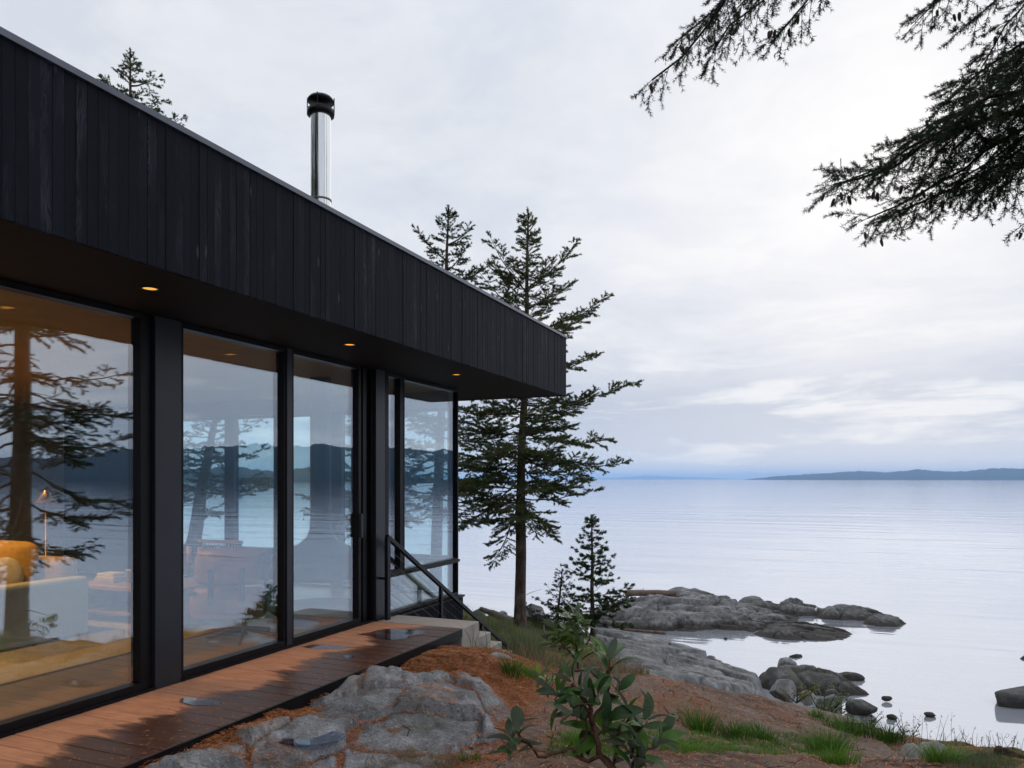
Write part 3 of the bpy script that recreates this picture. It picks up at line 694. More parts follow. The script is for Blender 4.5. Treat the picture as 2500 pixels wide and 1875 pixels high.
# far end glazing
def end_window(x0, x1, z0, z1):
    f = MB(); yg = YWE - .05; a, b = yg - .045, yg + .045
    f.box((x0, a, z0), (x1, b, z0 + .035)); f.box((x0, a, z1 - .035), (x1, b, z1))
    f.box((x0, a + .001, z0 + .035), (x0 + .04, b - .001, z1 - .035)); f.box((x1 - .04, a + .001, z0 + .035), (x1, b - .001, z1 - .035))
    w = f.build('end_window', M['frame'], house)
    p = MB(); p.box((x0 + .036, yg - .01, z0 + .031), (x1 - .036, yg + .01, z1 - .031)); p.build('pane', M['glass_end'], w)
ex = [-9.6, -8.10, -7.20, -6.22, -5.30, -4.50]
for a, b in zip(ex, ex[1:]):
    end_window(a, b, .475, 2.42); end_window(a, b, .0, .44)
for x in ex[1:-1]:
    MB().box((x - .085, YWE - .16, .0), (x + .085, YWE - .10, 2.42)).build('end_column', M['post'], house)
MB().box((-9.6, YWE - .12, .44), (-4.57, YWE + .01, .475)).build('end_rail', M['frame'], house)
MB().box((-9.6, YWE - .14, 2.42), (-4.5, YWE - .0, ZS - .003)).build('end_header', simple('grey_header', (0.10, 0.10, 0.10), 0.6), house)
# recessed lights in the soffit
t = NT('warm_lamp'); em = t.nd.new('ShaderNodeEmission'); em.inputs[0].default_value = (1.0, 0.42, 0.08, 1); em.inputs[1].default_value = 1.25; M['lamp'] = t.done(em.outputs[0])
for yy in (-.7, 1.35, 3.42, 5.51, 7.55):
    b = MB(); b.lathe((-3.83, yy, ZS), [(.052, -.002), (.052, -.008), (.044, -.008), (.044, -.001), (.052, -.002)], 24); q = b.build('recessed_light', M['frame'], house)
    l = MB(); l.lathe((-3.83, yy, ZS - .003), [(0, 0), (.043, 0)], 20); l.build('lens', M['lamp'], q)
# door handle
MB().box((XW - .002, 6.555, .90), (XW + .03, 6.585, 1.15), .004).build('door_handle', M['post'], house)

# ------------------------------------------------------------------ chimney (a fixture that stands up through the roof)
cx, cy = -5.25, 7.0; rc = .113
t = NT('polished_steel'); M['steel'] = t.done(t.pbsdf((0.70, 0.72, 0.74), 0.09, 1.0, t.bump(t.noise(t.map(t.obj(), (5, 5, .35)), 1.4, 3), 0.07, 0.02)))
chim = empty('chimney', (cx, cy, ZT), 'shiny round steel chimney flue with a black cap above the roof', 'chimney')
b = MB(); b.lathe((cx, cy, 0), [(rc, ZT - .1), (rc, 5.62)], 48); b.build('flue', M['steel'], chim)
for z in (3.72, 4.62):
    b = MB(); b.lathe((cx, cy, z), [(rc + .001, -.012), (rc + .007, -.010), (rc + .007, .010), (rc + .001, .012)], 48); b.build('clamp_band', M['cable'], chim)
b = MB(); b.lathe((cx, cy, 5.60), [(rc + .001, -.03), (rc + .035, -.03), (rc + .035, .03), (rc - .01, .03), (rc - .01, -.02)], 48); b.build('collar', M['frame'], chim)
b = MB(); b.lathe((cx, cy, 5.72), [(0, -.005), (rc + .030, -.005), (rc + .033, .02), (rc + .01, .05), (0, .06)], 48); b.build('rain_cap', M['frame'], chim)
for a in (0.4, 1.97, 3.54, 5.11):
    ax, ay = cx + (rc + .037) * math.cos(a), cy + (rc + .037) * math.sin(a); MB().box((ax - .004, ay - .004, 5.575), (ax + .004, ay + .004, 5.765)).build('cap_strap', M['rail'], chim)

# ------------------------------------------------------------------ deck
deck = empty('deck', (-3.92, 3, 0), 'narrow cedar board deck, half rain soaked, along the glass wall', 'deck')
dbw = .142; yd = 6.815; k = 0; metas = []
for q in range(3):
    b = MB(); b.box((-.512, -dbw / 2 + .0022 + .0006 * q, -.034), (.512, dbw / 2 - .0022, 0), .003, 1); metas.append(b.build('deck_board', M['deck'], deck))
while yd > -4.0:
    o = metas[k] if k < 3 else metas[rng.randrange(3)].copy()
    if k >= 3: COL.objects.link(o)
    o.matrix_parent_inverse = Matrix.Translation(-wloc(deck))
    o.location = (-3.916 + rng.uniform(-.002, .002), yd - dbw / 2, rng.uniform(-.0022, .0)); o.rotation_euler = (rng.uniform(-.006, .006), 0, rng.uniform(-.0016, .0016)); yd -= dbw; k += 1
b = MB(); b.box((XD - .002, -4.0, -.085), (XD + .010, 6.815, -.003)); b.build('edge_trim', M['frame'], deck)
for x0 in (XW + .03, XD - .08, -3.95): MB().box((x0, -4.0, -.20), (x0 + .05, 6.6, -.036)).build('joist', M['soffit'], deck)
b = MB(); b.box((XD - .30, 6.0, -.9), (XD - .24, 6.80, -.12)); b.build('deck_footing', M['concrete'], deck)

def puddle(pts, label, z=.0016, seed=0, jag=.012):
    """thin sheet of standing water, outline given in photo pixels on the deck"""
    W = [G(a, b, 0) for a, b in pts]; r = random.Random(seed); out = []
    for i in range(len(W)):
        a, c = W[i], W[(i + 1) % len(W)]
        for q in range(6):
            f = q / 6; p = a * (1 - f) + c * f; out.append(Vector((p[0] + r.uniform(-jag, jag) * 1.5, p[1] + r.uniform(-jag, jag), z)))
    b = MB(); n = len(out); c = sum(out, Vector()) / n
    top = [b.bm.verts.new(p) for p in out]; low = [b.bm.verts.new(p - Vector((0, 0, .0012))) for p in out]
    b.bm.faces.new(top)
    for i in range(n): b.bm.faces.new((top[i], low[i], low[(i + 1) % n], top[(i + 1) % n]))
    return tag(b.build('puddle', M['puddle']), label, 'puddle', 'rain puddles on the deck')
puddle([(437, 1712), (446, 1703), (500, 1704), (546, 1712), (530, 1722), (470, 1722)], 'rectangular rain puddle on the deck nearest the camera, before the first column', seed=1, jag=.010)
puddle([(735, 1580), (760, 1574), (820, 1575), (855, 1579), (835, 1585), (770, 1585)], 'long thin rain puddle on the deck boards halfway along the glass doors', seed=2, jag=.010)
puddle([(833, 1603), (850, 1599), (866, 1601), (860, 1607), (840, 1608)], 'smallest round rain puddle on the deck, beside the needle drift', seed=3, jag=.010)
puddle([(873, 1549), (920, 1540), (945, 1535), (1000, 1537), (1045, 1541), (1005, 1553), (985, 1561), (945, 1563), (915, 1556)], 'large irregular puddle on the far end of the deck reflecting the sky', seed=4, jag=.010)

# ------------------------------------------------------------------ concrete stair and handrail
stair = empty('concrete_stair', (-3.9, 7.0, -.2), 'pale concrete steps going down from the far end of the deck', 'stairs')
yy = 6.825; z = .004
for k in range(7):
    y1 = yy + (.315 if k else .40)
    b = MB(); b.box((XW + .045, yy, z - (.55 if k else .75)), (XD + .0, y1, z), .006, 1)
    b.build('landing' if k == 0 else 'step', M['concrete'], stair)
    yy = y1 - .012 + .0137 * 0; z -= .166
    yy += .001
rail = empty('stair_handrail', (-4.33, 6.95, 0), 'black steel stair handrail with thin sloping cables beside the corner window', 'handrail')
xr = -4.335; r0 = Vector((xr, 6.93, .885)); r1 = Vector((xr, 10.50, -1.12)); sl = (r1.z - r0.z) / (r1.y - r0.y)
def zr(y): return r0.z + sl * (y - r0.y)
b = MB(); L = (r1 - r0).length; ang = math.atan2(r1.z - r0.z, r1.y - r0.y)
b.box((xr - .0225, r0.y - .02, r0.z - .022), (xr + .0225, r0.y + L, r0.z + .022), .003, 1, Matrix.Rotation(ang, 3, 'X'), r0); b.build('handrail_bar', M['rail'], rail)
for y0, zb in ((6.93, .0), (8.13, -.74), (9.30, -1.3)):
    w = .030 if y0 < 7 else .022
    b = MB(); b.box((xr - .02, y0 - w, zb), (xr + .02, y0 + w, zr(y0) - .010), .002); b.build('post', M['rail'], rail)
for k in range(7):
    dz = -.115 * (k + 1)
    b = MB(); ys, ye = 6.95, 9.30
    if k < 7:
        zs = zr(ys) + dz
        if zs < .03: ys += (.03 - zs) / sl * -1 if False else 0
    b.tube([(xr, ys, zr(ys) + dz), (xr, ye, zr(ye) + dz)], .0022, 6); b.build('cable', M['cable'], rail)
b = MB(); b.box((XW + .012, 6.92, .43), (xr - .02, 6.94, .455)); b.build('bracket', M['rail'], rail)
# ==== PART 3 ====
# ------------------------------------------------------------------ rocks
def jointed_rock(name, c, L, W, ang, ztop, zbase, cells, seed, res, mat, label=None, cat='rock', group=None, parent=None, piece='rock_block',
                 poly=None, follow=None, steep=(0.5, 0.5), offs=0.22, crack=0.16, cw=0.05, stretch=1.0, rough=0.05, tilt=0.25, power=0.55, minz=None, terr=0.0, step=.2):
    """a rock mass of jointed blocks: every block between two joints is a mesh of its own"""
    r = np.random.RandomState(seed); ca, sa = math.cos(ang), math.sin(ang)
    n1 = max(8, int(L * 1.12 / res)); n2 = max(8, int(W * 1.12 / res))
    U, Vv = np.meshgrid(np.linspace(-.56, .56, n1) * L, np.linspace(-.56, .56, n2) * W); u = U.ravel(); v = Vv.ravel()
    x = c[0] + u * ca - v * sa; y = c[1] + u * sa + v * ca
    wu = u + fbm(x, y, 1.6 / max(W, .5), 4, seed + 3) * W * 0.22; wv = v + fbm(x, y, 1.6 / max(W, .5), 4, seed + 4) * W * 0.18
    if poly is not None:
        ins = inpoly(x, y, poly); d = polydist(x, y, poly) * np.where(ins, 1, -1) + fbm(x, y, 3.0, 4, seed + 8) * 0.07
        prof = np.clip(d / 0.20, -1.2, 1); prof = np.where(prof > 0, 1 - (1 - prof) ** 2.0, prof)
    else:
        nu = wu / (L * .5); nv = wv / (W * .5)
        nu = np.where(nu < 0, nu / (2 * steep[0]), nu / (2 * (1 - steep[0]))) if False else nu
        e = 1 - np.abs(nu) ** 2.4 - np.abs(nv) ** 2.2
        prof = np.where(e > 0, np.power(np.clip(e, 0, 1), power), e * 1.4)
        prof = prof * (1 - (steep[0] - .5) * 1.4 * nu) * (1 - (steep[1] - .5) * 1.4 * nv)
    k = cells; g = []
    for i in range(k[0]):
        for j in range(k[1]):
            g.append(((i + .5 + r.uniform(-.36, .36)) / k[0] - .5, (j + .5 + (.5 if i % 2 else 0) * 0.5 + r.uniform(-.33, .33)) / k[1] - .5))
    g = np.array(g) * [L * 1.05, W * 1.05]; st = stretch
    idx, d1, d2 = vor(wu / st, wv, g / [st, 1]); bd = d2 - d1
    H = ztop - zbase
    off = r.uniform(-1, 1, len(g)) * offs * H; tx = r.uniform(-1, 1, len(g)) * tilt * H / max(W, .3); ty = r.uniform(-1, 1, len(g)) * tilt * H / max(W, .3)
    zz = H * prof + (off[idx] + tx[idx] * (wu - g[idx, 0]) + ty[idx] * (wv - g[idx, 1])) * np.clip(prof * 1.5, 0, 1)
    zz = zz - crack * H * np.exp(-(bd / cw) ** 2) * np.clip(prof * 2, 0, 1)
    zz = zz - 0.35 * crack * H * np.exp(-(np.abs(vnoise(wu * 2.2 / W, wv * 5 / W, seed + 33) - .5) / .03) ** 2) * np.clip(prof * 2, 0, 1)
    zz = zz + fbm(x, y, 2.6 / max(W, .6), 6, seed + 21, .55) * rough * H * 2.0 + fbm(x, y, 14, 3, seed + 40) * 0.012
    if terr:
        q = (zz + (wu * .06 + wv * .10) + fbm(x, y, .9, 3, seed + 50) * .12) / step; fl = np.floor(q); fr_ = q - fl
        zz = zz + terr * step * (sstep(.55, .95, fr_) - fr_) * np.clip(prof * 2, 0, 1)
    zz = zz - np.abs(fbm(x, y, 5.5, 4, seed + 61)) * .30 * rough * H
    z = zbase + zz
    if follow is not None: z = follow(x, y) + zz
    i = (np.arange(n2 - 1)[:, None] * n1 + np.arange(n1 - 1)[None, :]).ravel()
    Fc = np.stack([i, i + 1, i + n1 + 1, i + n1], 1)
    lo = (zbase - 0.35 * H - .12) if minz is None else minz
    keep = (zz[Fc].max(1) > -0.25 * H - .05) if follow is not None else (z[Fc].max(1) > lo)
    Fc = Fc[keep]; fid = idx[Fc[:, 0]]
    Vt = np.stack([x, y, z], 1)
    root = parent if parent is not None else tag(empty(name, (c[0], c[1], zbase)), label, cat, group)
    for q in np.unique(fid):
        ff = Fc[fid == q]; vs, inv = np.unique(ff, return_inverse=True)
        if len(ff) < 6: continue
        mesh_np(piece, Vt[vs], inv.reshape(ff.shape), mat, root, smooth=True)
    return root, (x, y, z, bd, prof, idx)

def boulder(name, c, size, rot, seed, mat, label, group=None, facets=9, cut=(0.62, 0.92), sub=4, rough=0.035, cat='rock', tiltv=(0, 0)):
    r = np.random.RandomState(seed)
    bm = bmesh.new(); bmesh.ops.create_icosphere(bm, subdivisions=sub, radius=1.0)
    V = np.array([v.co[:] for v in bm.verts])
    for q in range(facets):
        n = r.normal(size=3); n[2] = n[2] * 0.8 + 0.15; n /= np.linalg.norm(n); d = r.uniform(*cut)
        t = V @ n - d; V = V - np.outer(np.clip(t, 0, None) * 0.94, n)
    V = V + (fbm(V[:, 0] * 1.0 + seed, V[:, 1] + V[:, 2] * 1.7, 1.6, 5, seed, .55) * rough * 2.2)[:, None] * V
    V = V * (np.array(size) / 2)
    mt = Matrix.Rotation(rot, 3, 'Z') @ Matrix.Rotation(tiltv[0], 3, 'X') @ Matrix.Rotation(tiltv[1], 3, 'Y')
    V = V @ np.array(mt).T + np.array(c)
    for v, p in zip(bm.verts, V): v.co = p - np.array(c)
    for f in bm.faces: f.smooth = True
    me = bpy.data.meshes.new(name); bm.to_mesh(me); bm.free()
    o = link(name, me, None, mat); o.location = c
    return tag(o, label, cat, group)

# foreground outcrop of grey granite between the deck and the shrub
_oc = [(345, 1890, -.05), (420, 1835, -.05), (560, 1790, -.05), (690, 1745, -.05), (740, 1690, -.05), (800, 1655, -.05), (1000, 1652, -.06), (1060, 1635, -.06), (1125, 1618, -.06), (1210, 1640, -.1), (1250, 1690, -.12), (1200, 1720, -.12),
       (1215, 1765, -.12), (1170, 1800, -.12), (1090, 1835, -.12), (1060, 1905, -.12), (850, 1935, -.1), (500, 1960, -.1)]
OUT = [tuple(G(a, b, z)) for a, b, z in _oc]
oc_c = (-1.95, 4.35)
_, ocd = jointed_rock('granite_outcrop', oc_c, 5.6, 3.4, rad(78), .10, 0.0, (9, 6), 12, 0.0155, M['granite'], 'fractured grey granite outcrop with orange needles in its joints beside the deck', 'rock outcrop',
                   poly=OUT, follow=ground_h, offs=.45, crack=.75, cw=.020, stretch=1.8, rough=.42, tilt=2.6, terr=.55, step=.055)
def boulder_px(name, px0, px1, ptop, pbot, D, seed, mat, label, depth=0.7, rot=0.0, group=None, zoff=0.45, **kw):
    """a boulder that fills the given photo box at distance D"""
    w = (px1 - px0) / F * D; h = (pbot - ptop) / F * D; p = P((px0 + px1) / 2, (ptop + pbot) / 2, D)
    return boulder(name, (p[0], p[1], p[2] - h * (zoff - .25)), (w * 1.02, max(w * depth, h * 1.3), h * (1.0 + zoff)), YAW + rot, seed, mat, label, group, **kw)
SG = 'rocks and boulders along the shore'
def islet(name, px0, px1, pmid, D, W, ztop, cells, seed, res, mat, label, rot=0.0, **kw):
    p = P((px0 + px1) / 2, pmid, D); L = (px1 - px0) / F * D / 0.90
    return jointed_rock(name, (p[0], p[1]), L, W, YAW + rot, ztop, ZW - .06, cells, seed, res, mat, label, 'rock islet', 'rock islets in the shallows', **kw)
islet('rock_islet', 1440, 1912, 1500, 31.2, 5.6, -3.46, (11, 6), 5, .05, M['shore_rock'], 'largest pale jointed rock islet with a brown log lying on its back', rot=.08, steep=(.62, .42), offs=.20, crack=.32, cw=.06, stretch=2.4, tilt=.9, rough=.09, terr=.9, step=.20, power=.72)
islet('rock_islet', 1634, 1748, 1450, 36.5, 2.2, -3.80, (3, 2), 8, .06, M['shore_rock'], 'small domed rock islet farthest out, beside the right end of the log', steep=(.62, .5), offs=.12, crack=.15, cw=.08, stretch=2, tilt=.3)
islet('rock_islet', 1775, 1910, 1490, 33.8, 2.2, -3.80, (4, 2), 14, .05, M['shore_rock'], 'narrow dark rock islet just beyond the right shoulder of the largest islet', rot=-.05, steep=(.35, .5), offs=.18, crack=.3, cw=.05, stretch=1.6, tilt=.8, power=.95, terr=.5, step=.12)
islet('rock_islet', 1898, 2000, 1485, 32.6, 2.1, -3.70, (3, 2), 17, .05, M['shore_rock'], 'blocky rock islet in the middle of the outer chain, next to the gull', rot=-.1, steep=(.62, .5), offs=.22, crack=.4, cw=.05, stretch=1.2, tilt=.9, power=.8, terr=.6, step=.14)
islet('rock_islet', 1985, 2175, 1492, 31.6, 2.4, -3.70, (4, 2), 23, .05, M['shore_rock'], 'long smooth rock islet tapering to the right in the outer chain', rot=-.16, steep=(.85, .5), offs=.10, crack=.25, cw=.04, stretch=2, tilt=.5, power=.9, terr=.4, step=.12)
islet('rock_islet', 2115, 2205, 1516, 29.9, 1.5, -3.88, (2, 2), 27, .05, M['shore_rock'], 'small low rock islet with a rusty stain at the right tip of the outer chain', rot=-.12, steep=(.7, .5), offs=.1, crack=.1, stretch=2, power=1.0)
islet('rock_islet', 1845, 2060, 1542, 28.3, 3.1, -3.93, (5, 3), 31, .045, M['shore_rock'], 'flat cracked rock islet barely above the water in front of the outer chain', rot=.04, steep=(.66, .4), offs=.30, crack=.5, cw=.04, stretch=2.0, tilt=1.0, power=.9, terr=.7, step=.07)
# sloping bedrock shelf running into the water below the small pines
_spw = [tuple(P(*a)) for a in _sp]
_sa = np.array(_spw); _sq = np.c_[np.ones(len(_sa)), _sa[:, :2]]; _co = np.linalg.lstsq(_sq, _sa[:, 2], rcond=None)[0]
def shelf_h(x, y): return np.maximum(_co[0] + _co[1] * x + _co[2] * y, ZW - .35) - .26
_sc = _sa.mean(0)
jointed_rock('bedrock_shelf', (_sc[0], _sc[1]), 11.5, 8.5, YAW + .9, .34, 0.0, (7, 5), 44, .05, M['shore_rock'], 'smooth grey bedrock shelf sloping into the water below the small pines', 'rock shelf', poly=_spw, follow=shelf_h, offs=.22, crack=.6, cw=.04, stretch=2.2, rough=.18, tilt=.9, terr=.7, step=.14)
islet('shore_boulder', 1862, 2100, 1668, 20.7, 1.8, -3.64, (3, 2), 61, .028, M['dark_rock'], 'biggest dark boulder at the waterline, with a long back tapering right', rot=-.20, steep=(.72, .45), offs=.12, crack=.22, cw=.025, stretch=2.4, tilt=.5, rough=.06, power=.72)
boulder_px('shore_boulder', 1892, 1946, 1605, 1640, 22.0, 63, M['shore_rock'], 'pale upright boulder peeping over the back of the biggest boulder', .6, .1, SG)
boulder_px('shore_boulder', 1862, 1925, 1630, 1668, 20.9, 64, M['dark_rock'], 'dark wedge shaped rock on the left side of the biggest boulder', .7, .1, SG)
boulder_px('shore_boulder', 2015, 2108, 1640, 1662, 21.6, 65, M['dark_rock'], 'thin dark rock tongue in the water behind the biggest boulder', .5, -.1, SG)
boulder_px('shore_boulder', 1926, 1964, 1595, 1613, 24.3, 66, M['dark_rock'], 'lone square rock standing in the water behind the biggest boulder', .7, .2, SG)
boulder_px('shore_boulder', 1952, 1990, 1686, 1712, 16.8, 67, M['granite'], 'small round speckled boulder below the biggest boulder, among shore weeds', .9, .1, SG, sub=3)
boulder_px('shore_boulder', 1996, 2053, 1690, 1740, 17.2, 68, M['dark_rock'], 'dark squared boulder at the waterline in front of the biggest boulder', .8, .2, SG)
boulder_px('shore_boulder', 2058, 2138, 1708, 1736, 18.4, 69, M['dark_rock'], 'dark flat pointed rock lying in the water right of the shore weeds', .6, -.2, SG)
boulder_px('shore_boulder', 1878, 1950, 1658, 1700, 15.6, 70, M['shore_rock'], 'grey slab rock at the edge of the needle covered slope', .8, -.2, SG)
boulder_px('shore_boulder', 2010, 2050, 1678, 1702, 19.2, 74, M['dark_rock'], 'low dark rock at the right foot of the biggest boulder', .7, -.2, SG, sub=3)
boulder_px('shore_boulder', 2416, 2560, 1668, 1722, 19.2, 71, M['dark_rock'], 'big dark rock in the water at the right edge of the view', .6, .05, SG)
boulder_px('shore_boulder', 2490, 2530, 1598, 1625, 24.0, 72, M['dark_rock'], 'dark rock cut off by the right edge, out beyond the big one', .7, .05, SG, sub=3)
for a, b, c_, d_, D, sd, lb in ((2152, 2178, 1698, 1708, 19.4, 81, 'tiny rock awash, farthest of the three pebbly rocks in the right shallows'), (2163, 2191, 1744, 1754, 18.0, 82, 'tiny rock awash nearest the grassy bank'), (2254, 2286, 1738, 1747, 18.2, 83, 'tiny pointed rock awash on its own to the right of the others'), (1766, 1776, 1556, 1562, 27.0, 84, 'tiny rock tip awash between the bedrock shelf and the flat islet')):
    boulder_px('awash_rock', a, b, c_, d_, D, sd, M['dark_rock'], lb, .7, .1, SG, sub=3)
# rocks behind the big fir, at the left end of the shore
boulder_px('shore_boulder', 1152, 1186, 1484, 1512, 20.5, 91, M['shore_rock'], 'rounded rock with driftwood leaning on it, left of the big fir trunk', .8, 0, SG, sub=3)
boulder_px('shore_boulder', 1214, 1240, 1490, 1502, 22.5, 92, M['shore_rock'], 'little flat rock on the skyline of the shore left of the big fir trunk', .8, 0, SG, sub=3)
boulder_px('shore_boulder', 1268, 1345, 1474, 1532, 20.8, 93, M['shore_rock'], 'large mossy rock right behind the big fir trunk', .8, .1, SG)
boulder_px('shore_boulder', 1244, 1300, 1520, 1552, 18.4, 94, M['dark_rock'], 'dark shaded rock at the foot of the big fir', .8, .1, SG, sub=3)
boulder_px('shore_boulder', 1180, 1262, 1496, 1535, 21.0, 95, M['dark_rock'], 'low dark rock under the grey driftwood log', .8, .1, SG, sub=3)
boulder_px('bank_rock', 1280, 1335, 1548, 1578, 15.0, 96, M['granite'], 'grey rock in the grass just right of the big fir', .8, -.3, SG, sub=3)
# rocks on the near bank at the right
def bank_rock(poly, seed, ztop, mat, label, res=.014, cells=(4, 2), ang=-.7, dz=-.02, terr=.5):
    W = [tuple(G(a, b, z)) for a, b, z in poly]; q = np.array(W); c = q.mean(0)
    return jointed_rock('bank_rock', (c[0], c[1]), 2.4, 2.0, ang, ztop, 0.0, cells, seed, res, mat, label, 'rock', SG, poly=W, follow=lambda x, y: ground_h(x, y) + dz, offs=.14, crack=.25, cw=.02, stretch=2, rough=.35, tilt=1.2, terr=terr, step=.05)
bank_rock([(2192, 1828, -.95), (2225, 1822, -.95), (2265, 1838, -.92), (2320, 1885, -.85), (2330, 1920, -.8), (2270, 1915, -.8), (2205, 1850, -.9)], 101, .15, M['granite_pale'], 'pale streaked granite rock with a dark undercut, in the mossy bank at lower right', ang=-1.2)
bank_rock([(2308, 1852, -.85), (2340, 1844, -.86), (2372, 1858, -.84), (2350, 1866, -.82), (2315, 1864, -.82)], 103, .10, M['granite'], 'small lichen spotted rock flush with the moss, right of the streaked rock')
bank_rock([(1190, 1610, -.22), (1235, 1605, -.22), (1275, 1616, -.26), (1290, 1630, -.29), (1230, 1634, -.26), (1180, 1624, -.22)], 105, .05, M['granite_pale'], 'smooth pale rock hump at the end of the needle drift')

# ------------------------------------------------------------------ logs
def log(name, a, b, r0, r1, mat, label, seed, cat='log', bend=.03, knots=3, kids=None):
    r = np.random.RandomState(seed); a = np.array(a); b = np.array(b); L = np.linalg.norm(b - a); n = 14
    pts = [a + (b - a) * t + np.array([0, 0, math.sin(t * 3) * bend * L * .3]) + r.normal(size=3) * bend * L * .06 for t in np.linspace(0, 1, n)]
    rr = [(r0 + (r1 - r0) * t) * (1 + r.uniform(-.08, .08)) for t in np.linspace(0, 1, n)]
    root = empty(name, tuple(a), label, cat)
    m = MB(); m.tube(pts, rr, 12); m.build('log_body', mat, root)
    for k in range(knots):
        t = r.uniform(.2, .8); p = a + (b - a) * t; d = r.normal(size=3); d /= np.linalg.norm(d)
        m = MB(); m.tube([p, p + d * r0 * 1.5], [r0 * .22, r0 * .15], 6); m.build('branch_stub', mat, root)
    return root
log('driftwood_log', P(1527, 1448, 34.0), P(1652, 1450, 33.2), .15, .135, M['drift'], 'thick brown driftwood log stranded on top of the largest islet', 3)
log('driftwood_pole', P(1520, 1537, 22.6), P(1626, 1546, 22.2), .035, .05, M['drift'], 'slim straight brown driftwood pole at the water edge of the bedrock shelf', 4, bend=.01, knots=0)
log('driftwood_log', P(1174, 1487, 20.0), P(1252, 1519, 19.0), .055, .12, M['grey_drift'], 'grey forked driftwood log sloping down behind the big fir', 5, bend=.05)
log('rotten_log', P(2438, 1836, 6.5), P(2530, 1872, 6.2), .055, .04, M['char_log'], 'dark rotten log end lying in the moss at the right edge', 6, bend=.04)
log('fallen_stick', P(2010, 1765, 8.6), P(2110, 1768, 8.4), .012, .008, M['twig'], 'thin fallen stick between the two grass clumps on the right slope', 7, knots=2)
log('fallen_stick', P(1850, 1855, 5.3), P(1960, 1868, 5.2), .014, .008, M['twig'], 'dark fallen stick on the needle slope nearest the bottom edge', 8, knots=2)
log('bark_piece', P(1206, 1594, 7.7), P(1236, 1597, 7.6), .012, .010, M['drift'], 'pale split stick at the foot of the concrete steps', 9, knots=0)
# ==== PART 4 ====
# ------------------------------------------------------------------ interior things seen through the glass
floorz = 0.0
tan = simple('tan_sofa_fabric', (0.46, 0.31, 0.13), 0.85, 0, 0.1, 30); cream = simple('cream_sofa_panel', (0.40, 0.41, 0.39), 0.8, 0, 0.06, 30)
ochre = simple('ochre_cushion_fabric', (0.50, 0.29, 0.08), 0.9, 0, 0.12, 30); walnut = simple('walnut_shell', (0.26, 0.115, 0.07), 0.4, 0, 0.25, 9)
leather = simple('black_leather', (0.02, 0.02, 0.022), 0.4); blackm = M['frame']; oak = simple('oak_table', (0.33, 0.19, 0.11), 0.5, 0, 0.2, 9)
def cushion(name, c, size, rotz, mat, label=None, cat=None, parent=None, tilt=0.0, round_=False):
    bm = bmesh.new(); bmesh.ops.create_uvsphere(bm, u_segments=28, v_segments=16, radius=1.0)
    for v in bm.verts:
        p = v.co
        if not round_:
            q = 0.42; f = lambda t: math.copysign(abs(t) ** q, t)
            p = Vector((f(p.x), p.y, f(p.z))); p.y *= (1 - 0.55 * max(abs(p.x), abs(p.z)) ** 3)
        v.co = Matrix.Rotation(rotz, 3, 'Z') @ (Matrix.Rotation(tilt, 3, 'X') @ Vector((p.x * size[0] / 2, p.y * size[1] / 2, p.z * size[2] / 2))) + Vector(c)
    for f in bm.faces: f.smooth = True
    me = bpy.data.meshes.new(name); bm.to_mesh(me); bm.free(); o = link(name, me, parent, mat)
    return tag(o, label, cat)
sof = empty('sofa', (-7.6, 4.6, 0), 'low tan sofa with a pale end panel behind the left window', 'sofa')
MB().box((-6.75, 4.20, .02), (-6.55, 5.15, .57), .035, 3).build('arm_panel', cream, sof)
MB().box((-9.4, 4.25, .06), (-6.76, 5.20, .30), .03, 2).build('base_frame', cream, sof)
MB().box((-9.35, 4.22, .30), (-6.77, 4.98, .46), .05, 3).build('seat', tan, sof)
MB().box((-9.4, 4.99, .30), (-6.77, 5.22, .74), .06, 3).build('backrest', tan, sof)
cushion('back_cushion', (-7.3, 4.86, .66), (.75, .26, .50), 0, ochre, parent=sof, tilt=-.25); cushion('back_cushion', (-8.2, 4.86, .66), (.75, .26, .50), 0, ochre, parent=sof, tilt=-.25)
cushion('round_cushion', (-7.02, 4.66, .61), (.34, .16, .34), .25, simple('pale_round_cushion_fabric', (0.58, 0.50, 0.40), 0.9), 'round pale cushion standing on the sofa by its end panel', 'cushion', round_=True)
tag(MB().box((-9.6, 3.2, .0), (-5.55, 5.9, .014), .004).build('rug', simple('cream_rug', (0.40, 0.34, 0.26), 0.95, 0, 0.15, 40, 0.8)), 'large cream rug under the sofa and the low table', 'rug')
tb = empty('coffee_table', (-6.6, 6.1, 0), 'low oak coffee table with an open lower shelf behind the left window', 'table')
MB().box((-7.35, 5.55, .36), (-5.95, 6.55, .41), .006).build('table_top', oak, tb)
for x0 in (-7.30, -6.03): MB().box((x0, 5.60, .015), (x0 + .05, 6.50, .36), .004).build('side_panel', oak, tb)
MB().box((-7.249, 5.62, .10), (-6.031, 6.48, .13), .004).build('shelf', oak, tb)
for k, (w, d, h, cc) in enumerate(((.30, .22, .03, (0.30, 0.33, 0.36)), (.27, .20, .025, (0.55, 0.40, 0.33)), (.24, .18, .03, (0.55, 0.53, 0.5)))):
    z0 = .411 + (0, .031, .057)[k]
    tag(MB().box((-7.22, 5.72 + .02 * k, z0), (-7.22 + w, 5.72 + .02 * k + d, z0 + h), .003).build('book', simple('book_cover_%s' % 'abc'[k], cc, 0.6)), ('bottom book of the pile on the coffee table, slate blue', 'middle book of the pile on the coffee table, dusty pink', 'top book of the pile on the coffee table, off white')[k], 'book', 'books on the coffee table')
bx = empty('storage_box', (-6.7, 5.95, .41), 'grey blue box on the middle of the coffee table', 'box')
